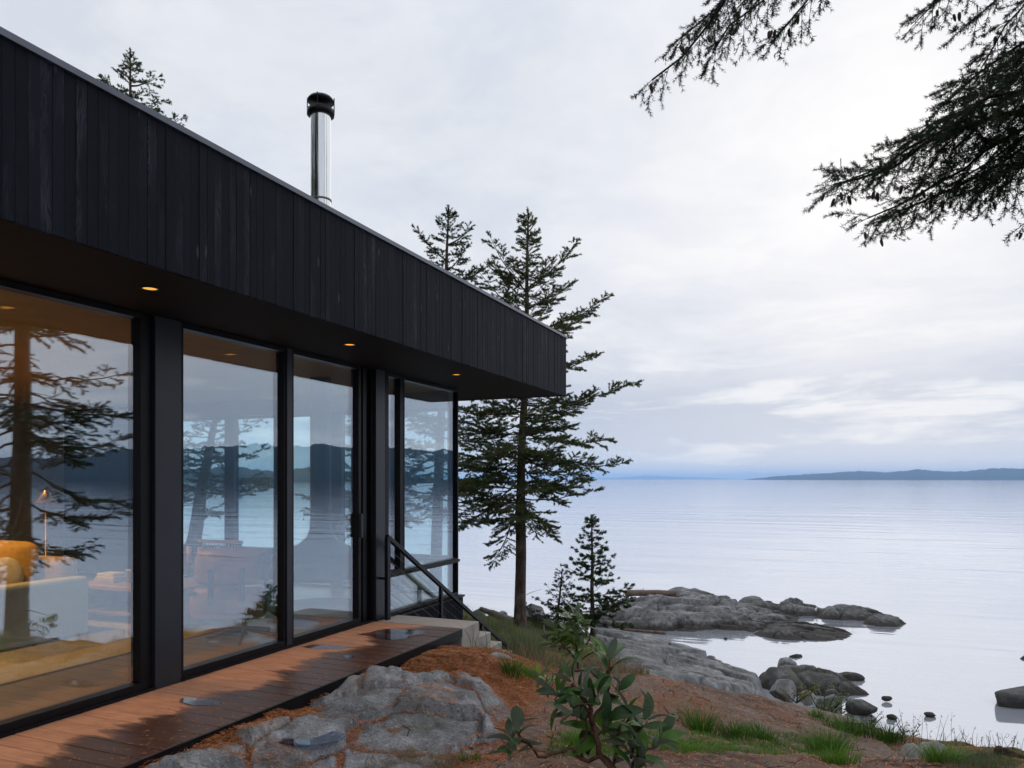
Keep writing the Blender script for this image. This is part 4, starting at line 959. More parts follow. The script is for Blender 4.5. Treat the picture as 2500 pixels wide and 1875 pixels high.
MB().box((-6.84, 5.80, .411), (-6.50, 6.05, .53), .005).build('box_body', simple('grey_blue_box', (0.16, 0.20, 0.24), 0.6), bx); MB().box((-6.845, 5.795, .5305), (-6.495, 6.055, .548), .003).build('lid', simple('pale_box_lid', (0.42, 0.42, 0.42), 0.6), bx)
pk = simple('pink_candle_wax', (0.62, 0.36, 0.31), 0.6)
for k, (x, y) in enumerate(((-6.78, 6.32), (-6.60, 6.42), (-6.36, 6.34), (-6.20, 6.44))):
    cd = empty('candlestick', (x, y, .411), ('pink pillar candle on a dark stand, leftmost of the four on the coffee table', 'pink pillar candle, second from the left on the coffee table', 'pink pillar candle, third from the left on the coffee table', 'pink pillar candle, rightmost of the four on the coffee table')[k], 'candlestick', 'candles on the coffee table')
    m = MB(); m.lathe((x, y, .411), [(0, 0), (.05, 0), (.05, .012), (.008, .02), (.008, .12), (.03, .13), (.03, .14), (0, .14)], 16); m.build('stand', blackm, cd)
    m = MB(); m.lathe((x, y, .551), [(0, 0), (.026, 0), (.026, .20), (0, .205)], 16); m.build('candle', pk, cd)
# spindle back chair behind the table
sp = empty('spindle_chair', (-6.9, 7.35, 0), 'pale wooden spindle back chair standing beyond the coffee table', 'chair')
MB().box((-7.2, 7.1, .42), (-6.5, 7.65, .46), .01).build('seat', oak, sp)
for x in (-7.17, -6.55):
    for y in (7.13, 7.60): MB().box((x, y, .0), (x + .03, y + .03, .419 if y > 7.5 else .72)).build('leg', blackm, sp)
MB().box((-7.2, 7.12, .721), (-6.5, 7.17, .76), .01).build('top_rail', oak, sp)
for k in range(13):
    m = MB(); m.tube([(-7.12 + k * .046, 7.145, .461), (-7.12 + k * .046, 7.145, .722)], .007, 6); m.build('spindle', oak, sp)
lp = empty('floor_lamp', (-8.0, 5.75, 0), 'slender brass floor lamp with a small cone shade behind the sofa', 'lamp')
m = MB(); m.lathe((-8.0, 5.75, 0), [(0, 0), (.12, 0), (.12, .02), (.011, .03), (.011, 1.26), (0, 1.26)], 20); m.build('stem', simple('brass', (0.55, 0.33, 0.13), 0.3, 0.9), lp)
m = MB(); m.lathe((-8.0, 5.75, 1.24), [(.015, .14), (.11, 0), (.105, 0), (.012, .13)], 24); m.build('lamp_shade', simple('brass_shade', (0.55, 0.33, 0.13), 0.35, 0.9), lp)
# lounge chair seen from behind
lc = empty('lounge_chair', (-5.10, 5.42, 0), 'bent plywood lounge chair on a five star base, seen from behind', 'armchair')
def shell(cx_, cy_, z0, z1, w, bulge, tilt, thick, rot, mat, name, back=True):
    nu, nv = 14, 10; b = MB(); grid = []
    for side in (0, 1):
        g = []
        for j in range(nv + 1):
            row = []
            for i in range(nu + 1):
                u = i / nu * 2 - 1; v = j / nv * 2 - 1
                lx = u * w / 2 * (1 - .10 * abs(v) ** 4); d = bulge * (u * u) + .03 * v * v - side * thick
                lz = (z0 + z1) / 2 + v * (z1 - z0) / 2 * (1 - .05 * abs(u) ** 4)
                p = Vector((lx, d + (lz - z0) * tilt, lz)); q = Matrix.Rotation(rot, 3, 'Z') @ Vector((p.x, p.y, 0))
                row.append(b.bm.verts.new((cx_ + q.x, cy_ + q.y, p.z)))
            g.append(row)
        grid.append(g)
    A, B = grid
    for j in range(nv):
        for i in range(nu):
            f = b.bm.faces.new((A[j][i], A[j][i + 1], A[j + 1][i + 1], A[j + 1][i])); f.smooth = True
            f = b.bm.faces.new((B[j][i], B[j + 1][i], B[j + 1][i + 1], B[j][i + 1])); f.smooth = True
    for j in range(nv):
        b.bm.faces.new((A[j][0], A[j + 1][0], B[j + 1][0], B[j][0])); b.bm.faces.new((A[j][nu], B[j][nu], B[j + 1][nu], A[j + 1][nu]))
    for i in range(nu):
        b.bm.faces.new((A[0][i], B[0][i], B[0][i + 1], A[0][i + 1])); b.bm.faces.new((A[nv][i], A[nv][i + 1], B[nv][i + 1], B[nv][i]))
    return b.build(name, mat, lc)
cr = .48
shell(-5.10, 5.42, .52, .86, .66, .07, .20, .016, cr, walnut, 'head_shell'); shell(-5.10, 5.38, .20, .50, .68, .07, .16, .016, cr, walnut, 'back_shell')
shell(-5.10, 5.50, .54, .84, .60, .05, .20, .07, cr, leather, 'head_cushion'); shell(-5.10, 5.47, .22, .48, .62, .05, .16, .07, cr, leather, 'back_cushion')
MB().box((-5.42, 5.46, .25), (-4.82, 5.98, .40), .05, 3, Matrix.Rotation(cr, 3, 'Z'), (-5.10, 5.42, .3)).build('seat_cushion', leather, lc)
for s_ in (-1, 1):
    MB().box((-5.10 + s_ * .33 - .03, 5.44, .42), (-5.10 + s_ * .33 + .03, 5.86, .47), .02, 2, Matrix.Rotation(cr, 3, 'Z'), (-5.10, 5.42, .3)).build('armrest', leather, lc)
    MB().box((-5.10 + s_ * .14 - .02, 5.345, .36), (-5.10 + s_ * .14 + .02, 5.40, .68), .006, 1, Matrix.Rotation(cr, 3, 'Z') , (-5.10, 5.42, .3)).build('back_brace', M['post'], lc)
m = MB(); m.tube([(-5.05, 5.58, .04), (-5.05, 5.58, .27)], .028, 12); m.build('pedestal', M['cable'], lc)
for k in range(5):
    a = k * 2 * math.pi / 5 + .3; m = MB(); m.tube([(-5.05, 5.58, .10), (-5.05 + .34 * math.cos(a), 5.58 + .34 * math.sin(a), .045)], [.026, .016], 8)
    m.tube([(-5.05 + .33 * math.cos(a), 5.58 + .33 * math.sin(a), .001), (-5.05 + .33 * math.cos(a), 5.58 + .33 * math.sin(a), .045)], .014, 8); m.build('base_leg', leather, lc)
# hanging fireplace under the chimney
fp = empty('hanging_fireplace', (cx, cy, 0), 'dark hanging fireplace with a wide bell hood and straight flue', 'fireplace')
hm = simple('fireplace_steel', (0.020, 0.021, 0.024), 0.5)
m = MB(); m.lathe((cx, cy, 0), [(.115, 2.634), (.115, 1.02), (.125, .93), (.16, .85), (.24, .78), (.40, .72), (.55, .66), (.62, .58), (.63, .50), (.58, .43), (.40, .39), (.0, .38)], 48); m.build('hood', hm, fp)
m = MB(); m.lathe((cx, cy, .02), [(0, 0), (.50, .0), (.58, .06), (.56, .065), (.45, .03), (0, .02)], 40); m.build('hearth_bowl', hm, fp)
m = MB(); m.tube([(cx - .10, cy - .06, 1.10), (cx - .16, cy - .09, 1.10), (cx - .165, cy - .093, 1.04)], .009, 8); m.build('damper_handle', M['cable'], fp)
def ceiling_spot(x, y, w, label):
    r = empty('ceiling_spot', (x, y, 2.63), label, 'ceiling light', 'warm lights in the living room ceiling')
    m = MB(); m.lathe((x, y, 2.634), [(.06, 0), (.06, -.02), (.045, -.02), (.045, -.004)], 20); m.build('trim', M['frame'], r)
    m = MB(); m.lathe((x, y, 2.626), [(0, 0), (.044, 0)], 20); m.build('lens', M['lamp'], r)
    ld = bpy.data.lights.new('warm_bulb', 'SPOT'); lo = bpy.data.objects.new('warm_bulb', ld); COL.objects.link(lo); lo.parent = r; lo.location = (0, 0, -.03)
    ld.energy = w; ld.color = (1.0, 0.50, 0.15); ld.spot_size = rad(165); ld.spot_blend = 0.9; ld.shadow_soft_size = .05
ceiling_spot(-6.6, 3.6, 190, 'warm recessed ceiling light nearest the left window'); ceiling_spot(-8.6, 4.6, 330, 'warm recessed ceiling light over the sofa'); ceiling_spot(-10.2, 3.2, 520, 'warm recessed ceiling light at the back of the room')
# ==== PART 5 ====
# ------------------------------------------------------------------ trees
def norm(v): return v / (np.linalg.norm(v, axis=-1, keepdims=True) + 1e-9)
class Tree:
    """gathers limb tubes and needle tufts; one mesh for each part"""
    def __init__(s, seed): s.r = np.random.RandomState(seed); s.tv = []; s.tf = []; s.n = 0; s.S = []; s.D = []; s.Ln = []
    def tube(s, pts, rad_, sides=4):
        pts = np.asarray(pts, float); m = len(pts); t = np.gradient(pts, axis=0); t = norm(t)
        a = norm(np.cross(t, np.array([0.31, 0.17, 0.93]))); b = np.cross(t, a); th = np.arange(sides) * 2 * math.pi / sides
        rr = np.asarray(rad_, float).reshape(-1, 1, 1)
        V = pts[:, None, :] + rr * (a[:, None, :] * np.cos(th)[None, :, None] + b[:, None, :] * np.sin(th)[None, :, None])
        i = np.arange(m - 1)[:, None] * sides; k = np.arange(sides)[None, :]; k2 = (k + 1) % sides
        f = np.stack([i + k, i + k2, i + sides + k2, i + sides + k], -1).reshape(-1, 4) + s.n
        s.tv.append(V.reshape(-1, 3)); s.tf.append(f); s.n += m * sides
    def twig(s, a, d, L): s.S.append(a); s.D.append(d); s.Ln.append(L)
    def branch(s, root, tip, sag=0.12, r0=.03, tw=.45, gap=.16, bare=.15, up=.1, sub=.085, lean=.62, hang=0.0, flat=.25, sides=4, curl=.0, dens=1.0):
        r = s.r; root = np.asarray(root, float); tip = np.asarray(tip, float); L = np.linalg.norm(tip - root); n = max(5, int(L / .22))
        t = np.linspace(0, 1, n)[:, None]
        pts = root + (tip - root) * t; pts[:, 2] += (-sag * L * 4 * (t * (1 - t)) + curl * L * t * t - curl * L * t)[:, 0]
        w = r.normal(size=(n, 3)) * .018 * L; w[0] = 0; w[-1] = 0; pts = pts + w * .6
        s.tube(pts, r0 * (1 - .82 * t[:, 0]) + .002, sides)
        tan_ = norm(np.gradient(pts, axis=0)); m = max(3, int(L * (1 - bare) / gap))
        for i in range(m):
            q = bare + (1 - bare) * (i + r.uniform(.1, .9)) / m; f = q * (n - 1); k = min(int(f), n - 2); f -= k
            p = pts[k] * (1 - f) + pts[k + 1] * f; tg = norm(tan_[k] * (1 - f) + tan_[k + 1] * f)
            side = norm(np.cross(tg, np.array([0, 0, 1.0]))) * (1 if i % 2 else -1)
            if r.rand() > dens: continue
            d = norm(tg * lean + side * .75 + np.array([0, 0, 1]) * (up + r.normal() * flat - hang) + r.normal(size=3) * .10)
            tl = tw * (1.05 - .72 * q) * r.uniform(.65, 1.25) + .07
            s.spray(p, d, tl, sub, hang)
        s.spray(pts[-1], tan_[-1], min(.18, tw * .6), sub, hang)
    def spray(s, p, d, tl, sub, hang=0.0, rr=.0035):
        r = s.r; n = max(3, int(tl / .12) + 2); t = np.linspace(0, 1, n)[:, None]
        pts = p + d * tl * t; pts[:, 2] -= (.10 + hang * .25) * tl * (t[:, 0] ** 2); s.tube(pts, rr * (1 - .7 * t[:, 0]), 3)
        s.twig(pts[-2], norm(pts[-1] - pts[-2]), tl / (n - 1) * 1.1)
        if tl > .16: s.twig(pts[0] * .5 + pts[-1] * .5, norm(pts[-1] - pts[0]), tl * .5)
        m = int(tl / sub)
        for j in range(m):
            q = (j + .6) / (m + .3); b = p + d * tl * q; b = b - np.array([0, 0, (.10 + hang * .25) * tl * q * q])
            sd = norm(np.cross(d, np.array([0.0, 0, 1.0]))) * (1 if j % 2 else -1)
            dd = norm(d * .75 + sd * .7 + np.array([0, 0, -hang * .5]) + r.normal(size=3) * .22); l2 = (tl * .42 * (1.1 - q * .8) + .05) * r.uniform(.7, 1.25)
            s.twig(b, dd, l2)
            if l2 > .13: s.tube(np.stack([b, b + dd * l2]), [rr * .6, rr * .25], 3)
    def foliage(s, per_m, nl, nw, name, mat, parent, fwd=.55, tuft=0.0):
        r = s.r; S = np.array(s.S); D = np.array(s.D); L = np.array(s.Ln)
        cnt = np.maximum(3, (L * per_m * r.uniform(.7, 1.3, len(L))).astype(int)); i = np.repeat(np.arange(len(L)), cnt); N = len(i)
        t = r.rand(N); t = t * (1 - tuft) + tuft * np.sqrt(t) if tuft else t
        d = D[i]; pos = S[i] + d * (L[i] * t)[:, None]
        q = r.normal(size=(N, 3)); q -= (q * d).sum(1, keepdims=True) * d; q = norm(q)
        a = r.uniform(fwd - .2, fwd + .25, N)[:, None]; nd = norm(d * a + q * (1 - a * .45)); w = norm(np.cross(nd, r.normal(size=(N, 3)))) * (nw / 2)
        l = (nl * r.uniform(.7, 1.2, N))[:, None]
        V = np.stack([pos - w, pos + w, pos + nd * l], 1).reshape(-1, 3)
        return mesh_np(name, V, np.arange(N * 3).reshape(-1, 3), mat, parent)
    def wood(s, name, mat, parent):
        return mesh_np(name, np.concatenate(s.tv), np.concatenate(s.tf), mat, parent, smooth=True)

def trunk_mesh(pts, rads, mat, parent, seed, sides=18, name='trunk'):
    pts = np.asarray(pts, float); n = len(pts); th = np.arange(sides) * 2 * math.pi / sides
    V = []
    for k in range(n):
        rr = rads[k] * (1 + .07 * np.sin(th * 3 + seed + k * .25) + .06 * (vnoise(th * 2.6 + k * .0, np.full(sides, k * .8), seed) - .5) * 2)
        V.append(np.stack([pts[k, 0] + rr * np.cos(th), pts[k, 1] + rr * np.sin(th), np.full(sides, pts[k, 2])], 1))
    V = np.concatenate(V); i = np.arange(n - 1)[:, None] * sides; k = np.arange(sides)[None, :]; k2 = (k + 1) % sides
    return mesh_np(name, V, np.stack([i + k, i + k2, i + sides + k2, i + sides + k], -1).reshape(-1, 4), mat, parent, smooth=True)

def conifer(name, label, base, top, r0, seed, nb, length, z_from=.12, per_m=170, nl=.032, nw=.006, explicit=(), group=None, mat='fir', cat='fir tree', tw=.45, gap=.16, pitch=(.45, -.25), sag=.06, skip=None, stubs=10, flare=1.35, sub=.085, hang=.0, azr=None, dens=1.0):
    base = np.array(base, float); top = np.array(top, float); H = top[2] - base[2]; T = Tree(seed); r = T.r
    root = tag(empty(name, tuple(base), label, cat), group=group)
    n = 26; t = np.linspace(0, 1, n)
    wob = np.stack([fbm(t * 3 + seed, t * 0, 1.0, 2, seed), fbm(t * 3 + seed, t * 0 + 5, 1.0, 2, seed), t * 0], 1) * .006 * H * (t * (1 - t) * 4)[:, None]
    ax = base + (top - base) * t[:, None] + wob
    rads = r0 * (1 - t) ** .85 + .012; rads[0] *= flare; rads[1] *= 1 + (flare - 1) * .35
    ax0 = ax.copy(); ax0[0, 2] -= .35
    trunk_mesh(ax0, rads, M['bark'], root, seed)
    at = lambda q: np.array([np.interp(q, t, ax[:, k]) for k in range(3)])
    ga = 0.0
    for i in range(nb):
        q = z_from + (1 - z_from - .02) * (i + r.uniform(0, 1)) / nb; ga += 2.4 + r.normal() * .35
        az = ga if azr is None else azr[0] + (ga % (2 * math.pi)) / (2 * math.pi) * (azr[1] - azr[0])
        L = length(q, az) * r.uniform(.72, 1.18)
        if L < .05: continue
        pz = pitch[1] + (pitch[0] - pitch[1]) * q + r.normal() * .16
        d = np.array([math.cos(az), math.sin(az), pz]); p = at(q); tip = p + d * L
        if skip is not None and skip(tip): continue
        T.branch(p, tip, sag * (1.2 - q), max(.006, r0 * .17 * (1 - q * .8)) * min(1, L / 1.2 + .25), tw * min(1, .35 + L * .35), gap, .18 if L > .8 else .05, sub=sub, hang=hang * (1 - q), curl=.06, dens=dens)
    for tip, q, kw in explicit:
        k = dict(sag=.05, r0=max(.008, r0 * .16), tw=tw, gap=gap * .85, bare=.2, sub=sub, curl=.08); k.update(kw); T.branch(at(q), np.array(tip), **k)
    T.spray(at(.93), norm(top - at(.93)), max(.12, .07 * H), sub)
    T.spray(at(.97), np.array([0, 0, 1.0]), .03 * H + .08, sub)
    for k in range(stubs):
        q = r.uniform(.08, max(.1, z_from + .25)); a = r.uniform(0, 6.28); p = at(q); d = np.array([math.cos(a), math.sin(a), -.1 + r.normal() * .15]); L = r.uniform(.2, .8)
        T.tube(np.stack([p, p + d * L * .5, p + d * L + [0, 0, -.05]]), [.010, .006, .003], 4)
    T.wood('branches', M['bark'], root)
    T.foliage(per_m, nl, nw, 'crown', M[mat], root)
    return root, T

# big fir at the shore, right of the house: outline branches given one by one, the rest filled in
D0 = 15.5; fb = P(1268, 1566, D0); ft = P(1290, 520, D0 + .6); Hf = ft[2] - fb[2]
def fq(py): return (P(1280, py, D0)[2] - fb[2]) / Hf
ex_ = []
for px, py, pr_, dD in ((1545, 936, 985, -.3), (1515, 1132, 1100, .4), (1478, 728, 800, .2), (1400, 600, 690, 0), (1448, 870, 900, -.6), (1430, 985, 1010, .8), (1352, 1310, 1235, 0), (1475, 1075, 1050, -.8), (1205, 1370, 1215, -.2), (1120, 1290, 1160, .3),
                        (1128, 1120, 1080, -.2), (1130, 1000, 1000, .5), (1120, 1210, 1120, -.7), (1140, 1060, 1030, 1.0), (1200, 585, 700, 0), (1205, 650, 720, .5), (1170, 665, 760, -.3), (1385, 700, 745, .6), (1420, 1160, 1110, -.9), (1150, 1180, 1110, .9), (1240, 1280, 1190, .8), (1395, 1040, 1040, .9), (1180, 930, 960, -.8), (1410, 780, 850, -.8), (1360, 1190, 1140, -.4), (1210, 1110, 1090, -.9)):
    ex_.append((P(px, py, D0 + dD), fq(pr_), {}))
def flen(q, az):
    return 1.75 * min(1, (1.02 - q) * 1.35) * (1 if q > .30 else .85)
conifer('fir_tree', 'tallest fir with a bare lower trunk, on the shore beyond the house end', fb, ft, .114, 21, 92, flen, z_from=.29, explicit=ex_, per_m=440, nl=.040, nw=.0105, tw=.52, gap=.095, sub=.055, sag=.03, dens=.92, group='fir trees round the house')
# fir behind the end of the house, top showing over the roof edge
conifer('fir_tree', 'slimmer fir whose top shows over the roof edge left of the tallest fir', P(1062, 1448, 19.5), P(1096, 508, 20.2), .15, 22, 80, lambda q, az: 2.5 * min(1, (1.02 - q) * 1.25), z_from=.22, per_m=230, nl=.05, nw=.016, tw=.55, gap=.13, sub=.07,
        explicit=[(P(1016, 562, 20), .86, {}), (P(1135, 610, 20), .83, {}), (P(1190, 650, 20), .80, {}), (P(1145, 560, 20.3), .9, {})], group='fir trees round the house')
conifer('fir_tree', 'fir whose pointed tip rises above the roof at the upper left', (P(322, 1400, 21)[0], P(322, 1400, 21)[1], -.6), P(318, 124, 21), .19, 23, 70, lambda q, az: 3.4 * min(1, (1.01 - q) * 1.05), z_from=.42, per_m=210, nl=.055, nw=.018, tw=.6, gap=.14, sub=.075,
        explicit=[(P(440, 290, 21), .84, {}), (P(252, 195, 21), .90, {}), (P(382, 190, 21), .93, {}), (P(390, 250, 20.5), .88, {})], group='fir trees round the house')
# trees on the headland, seen through the room
conifer('fir_tree', 'leaning fir on the headland seen through the second window', P(466, 1350, 17.5), P(545, 905, 18.2), .16, 24, 46, lambda q, az: 1.9 * min(1, (1.05 - q) * 1.5), z_from=.28, per_m=200, nl=.05, nw=.015, tw=.55, gap=.13, sub=.075, group='trees on the headland')
conifer('fir_tree', 'fir on the headland seen through the gap beside the fireplace flue', P(930, 1400, 21.0), P(900, 900, 22), .15, 25, 46, lambda q, az: 2.2 * min(1, (1.05 - q) * 1.3), z_from=.2, per_m=190, nl=.055, nw=.016, tw=.55, gap=.14, sub=.075, group='trees on the headland')
# tall firs standing outside the view on the right; one hangs its branches into the picture, one is mirrored in the glass
rb = np.array([4.95, 9.4]); rz = float(ground_h(rb[:1], rb[1:])[0])
conifer('fir_tree', 'large fir outside the view, mirrored in the left window', (rb[0], rb[1], rz), (rb[0] - .1, rb[1] + .25, 11.5), .20, 26, 96, lambda q, az: 3.0 * min(1, (1.05 - q) * 1.3), z_from=.18, per_m=260, nl=.042, nw=.012, tw=.6, gap=.12, sub=.07, hang=.25,
        skip=lambda p: (_c * p[0] + _s * p[1]) < .76 * (-_s * p[0] + _c * p[1]) + .5, group='fir trees round the house', sag=.08, pitch=(.3, -.35))
src = bpy.data.objects['fir_tree.001']
for k, (x, y, sc_, rz_) in enumerate(((-15, -11, 1.5, .4), (-9, -17, 1.7, 2.0), (-3, -21, 1.6, 3.1), (-20, -4, 1.7, 5.2), (-23, 5, 1.6, 3.6), (-13, -20, 1.9, .1), (-14.5, 1.5, 1.5, 2.7), (-15.5, 7.5, 1.3, 4.1), (-10, -7.5, 1.6, 5.7), (-5.5, -9, 1.7, 1.0), (-17, -8, 1.9, 3.3), (-7.5, -6.8, 1.6, .7), (-3, -8.5, 1.7, 2.2), (-13.5, -5.5, 1.7, 4.9), (-13.6, 4.6, 1.4, 3.9), (-12, -10, 1.9, 1.6))):
    sc_ *= 1.25
    c_ = src.copy(); COL.objects.link(c_); zz_ = float(ground_h(np.array([x]), np.array([y]))[0])
    c_.location = (x, y, zz_); c_.rotation_euler = (0, 0, rz_); c_.scale = (sc_, sc_, sc_); c_['label'] = 'fir of the wood behind the viewer, outside the view'; c_['group'] = 'firs of the wood behind the viewer'
    for ch in src.children:
        q_ = ch.copy(); COL.objects.link(q_); q_.parent = c_; q_.matrix_parent_inverse = ch.matrix_parent_inverse.copy()
# overhanging fir
ob = np.array([2.9, 5.1]); oz = float(ground_h(ob[:1], ob[1:])[0])
oroot = empty('fir_tree', (ob[0], ob[1], oz), 'near fir whose cone hung branches reach into the upper right corner', 'fir tree', 'fir trees round the house')
n = 24; t = np.linspace(0, 1, n); oax = np.stack([ob[0] + .15 * np.sin(t * 3), ob[1] + .1 * np.sin(t * 4), oz - .3 + t * 12.3], 1)
trunk_mesh(oax, .24 * (1 - t) ** .8 + .015, M['bark'], oroot, 5)
T = Tree(77)
def oat(z): return np.array([np.interp(z, oax[:, 2], oax[:, k]) for k in range(3)])
kw = dict(tw=.62, gap=.058, sub=.05, bare=.24, flat=.42, lean=.70, hang=.32, curl=.05, sides=6)
CN = []
def ob_branch(zr_, pts, r0, **k):
    """an overhanging branch through pixel points (px, py, D)"""
    q = dict(kw); q.update(k)
    if pts[0] > 1950 and pts[1] > 250: pts = (pts[0] + 58, pts[1] - 28 - (pts[1] > 480) * 14, pts[2])
    T.branch(oat(zr_), P(*pts), r0=r0, **q)
ob_branch(4.5, (1978, 492, 6.3), .034, sag=.02)
ob_branch(4.7, (2010, 470, 5.9), .022, sag=.0, tw=.5)
ob_branch(4.9, (2145, 392, 6.1), .028, sag=.0)
ob_branch(5.2, (2255, 275, 6.2), .026, sag=-.02)
ob_branch(5.0, (2230, 330, 5.8), .022, sag=-.01)
ob_branch(5.4, (2420, 225, 6.0), .022, sag=-.02)
ob_branch(4.6, (2130, 560, 6.0), .022, sag=.03)
ob_branch(4.5, (2060, 575, 6.2), .022, sag=.0)
ob_branch(4.7, (2270, 475, 5.7), .022, sag=.0)
ob_branch(4.3, (2330, 490, 6.0), .016, sag=.02, tw=.4)
ob_branch(4.2, (2420, 480, 5.9), .014, sag=.0, tw=.35, dens=.6)
ob_branch(4.0, (2440, 590, 5.6), .012, sag=-.05, tw=.25, gap=.09)
ob_branch(6.2, (2400, 160, 5.9), .018, sag=-.04, tw=.45, gap=.04)
ob_branch(6.5, (2245, 45, 6.1), .020, sag=-.02, tw=.45, bare=.4, gap=.04)
ob_branch(6.6, (2360, 60, 5.8), .016, sag=-.02, tw=.4, bare=.4)
ob_branch(7.2, (1592, 195, 6.2), .030, sag=-.10, tw=.42, bare=.50, gap=.055, dens=.8, hang=.55)
ob_branch(7.0, (1660, 95, 6.4), .028, sag=-.06, tw=.5, bare=.5, gap=.04, hang=.6)
ob_branch(7.3, (1900, 85, 6.0), .026, sag=-.06, tw=.45, bare=.5, gap=.04, hang=.7)
ob_branch(7.2, (1740, 130, 6.2), .024, sag=-.08, tw=.42, bare=.5, gap=.045, hang=.7)
ob_branch(7.6, (1800, 20, 6.3), .024, sag=-.04, tw=.40, bare=.5, gap=.045, hang=.7)
# bare twigs
for a in ((2215, 345), (2230, 352), (2060, 452), (2440, 30), (2400, 75)):
    p = P(a[0], a[1], 6.1); d = norm(T.r.normal(size=3) + np.array([1.2, .3, .1])); L = T.r.uniform(.2, .45); T.tube(np.stack([p, p + d * L * .5 + T.r.normal(size=3) * .02, p + d * L]), [.0015, .0025, .004], 4)
# more limbs round the rest of the crown, away from the view
ga = 0
for i in range(26):
    z = 3.8 + i * .29; ga += 2.4; az = -1.9 + (ga % 6.283) / 6.283 * 3.3; L = 2.3 * (1 - i / 40); p = oat(z); tip = p + np.array([math.cos(az), math.sin(az), -.1]) * L
    pp = proj(tip)
    if pp[2] > 0 and pp[0] < 2650: continue
    T.branch(p, tip, .05, .022, .5, .16, .2, sub=.085)
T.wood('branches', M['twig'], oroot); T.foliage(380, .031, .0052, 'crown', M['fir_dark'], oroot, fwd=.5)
# cones, each a part of its own
m = MB(); L = .075
m.lathe((0, 0, 0), [(0, 0), (.006, -.002), (.012, -.012), (.0135, -.03), (.012, -.05), (.008, -.066), (0, -L)], 9); cme = None
for a in ((2012, 480), (2052, 477), (2148, 400), (2165, 418), (2170, 405), (2262, 300), (2268, 322), (2134, 475), (2142, 478), (2250, 470), (2224, 502), (2272, 498), (2272, 478), (2298, 500), (2302, 496), (2321, 496), (2400, 440), (2408, 490), (2436, 468), (2425, 500), (2150, 592), (2112, 575), (2070, 485), (2037, 492), (2202, 460),
          (1660, 118), (1667, 120), (1678, 122), (1677, 88), (1730, 95), (1588, 212), (1752, 68), (1878, 84), (1885, 82), (1893, 80), (1948, 46), (1926, 78), (2288, 32), (2328, 42), (2342, 38), (2494, 108), (2486, 128), (2495, 576), (2430, 96)):
    p = P(a[0], a[1] - 8, 6.0 + .1 * math.sin(a[0]))
    if cme is None: o = m.build('cone', M['cone'], oroot); cme = o
    else: o = cme.copy(); COL.objects.link(o)
    o.matrix_parent_inverse = Matrix.Translation(-wloc(oroot)); o.location = tuple(p); o.rotation_euler = (rng.uniform(-.4, .4), rng.uniform(-.4, .4), rng.uniform(0, 6))
    s_ = rng.uniform(.8, 1.1); o.scale = (s_, s_, s_)

# small pines on the shelf
conifer('pine_tree', 'young pine with a dense pointed crown in front of the largest islet', P(1447, 1556, 18.2), P(1445, 1266, 18.2), .050, 31, 46, lambda q, az: .98 * (min(1, (1.03 - q) * 1.15)) * (1 if q > .2 else .6), z_from=.08, per_m=430, nl=.058, nw=.014, tw=.27, gap=.095, sub=.07, mat='pine', cat='pine tree', pitch=(.7, -.05), stubs=4, sag=.02,
        explicit=[(P(1532, 1432, 18), .35, {}), (P(1352, 1480, 18.3), .22, {}), (P(1530, 1470, 18.4), .28, {}), (P(1530, 1530, 17.7), .12, {'bare': .5}), (P(1372, 1510, 18), .2, {}), (P(1500, 1490, 17.6), .22, {}), (P(1420, 1505, 17.5), .2, {})], group='young pines on the shore')
conifer('pine_tree', 'smaller thin pine just left of the young pine', P(1358, 1542, 18.0), P(1372, 1398, 18.2), .03, 32, 30, lambda q, az: .62 * min(1, (1.08 - q) * 1.2), z_from=.1, per_m=260, nl=.05, nw=.010, tw=.22, gap=.10, sub=.07, mat='shrub', cat='pine tree', pitch=(.8, .1), stubs=3, group='young pines on the shore')
# ==== PART 6 ====
# ------------------------------------------------------------------ finding the ground under a photo pixel
def gp(px, py, d0=3.0, d1=30.0):
    D = np.arange(d0, d1, .02); k = (px - CX) / F
    x = (-_s + _c * k) * D; y = (_c + _s * k) * D; z = CZ + (HY - py) / F * D; h = ground_h(x, y)
    i = np.argmax(z <= h)
    if not (z <= h).any(): i = len(D) - 1
    return np.array((x[i], y[i], h[i])), D[i]

# ------------------------------------------------------------------ blades: grass, moss, stalks
def blades(xy, z, h, w, lean, seed, name, mat, label=None, cat=None, parent=None, kind=None, nseg=3, bend=1.0, group=None, outward=None):
    r = np.random.RandomState(seed); N = len(xy); a = r.uniform(0, 2 * math.pi, N)
    d = np.stack([np.cos(a), np.sin(a)], 1)
    if outward is not None: d = norm(d * .6 + outward)
    hh = h * r.uniform(.55, 1.15, N); ln = lean * r.uniform(.2, 1.3, N); pa = r.uniform(0, math.pi, N); pw = np.stack([np.cos(pa), np.sin(pa)], 1)
    rows = []
    for s_ in range(nseg + 1):
        t = s_ / nseg; off = d * (ln * hh * (t ** (1 + bend)))[:, None]; zz = z + hh * (t - .22 * np.minimum(ln, 1.4) * t ** 2.5); ww = w * (1 - t ** 1.6) * .5 + w * .02
        c = np.concatenate([xy + off, zz[:, None]], 1); o = np.concatenate([pw * (ww if np.isscalar(ww) else ww[:, None]), np.zeros((N, 1))], 1)
        rows += [c - o, c + o]
    V = np.stack(rows, 1); k = 2 * (nseg + 1); b = (np.arange(N) * k)[:, None]
    Fc = np.concatenate([np.concatenate([b + 2 * s_, b + 2 * s_ + 1, b + 2 * s_ + 3, b + 2 * s_ + 2], 1)[:, None] for s_ in range(nseg)], 1).reshape(-1, 4)
    o = mesh_np(name, V.reshape(-1, 3), Fc, mat, parent)
    return tag(o, label, cat, group, kind)
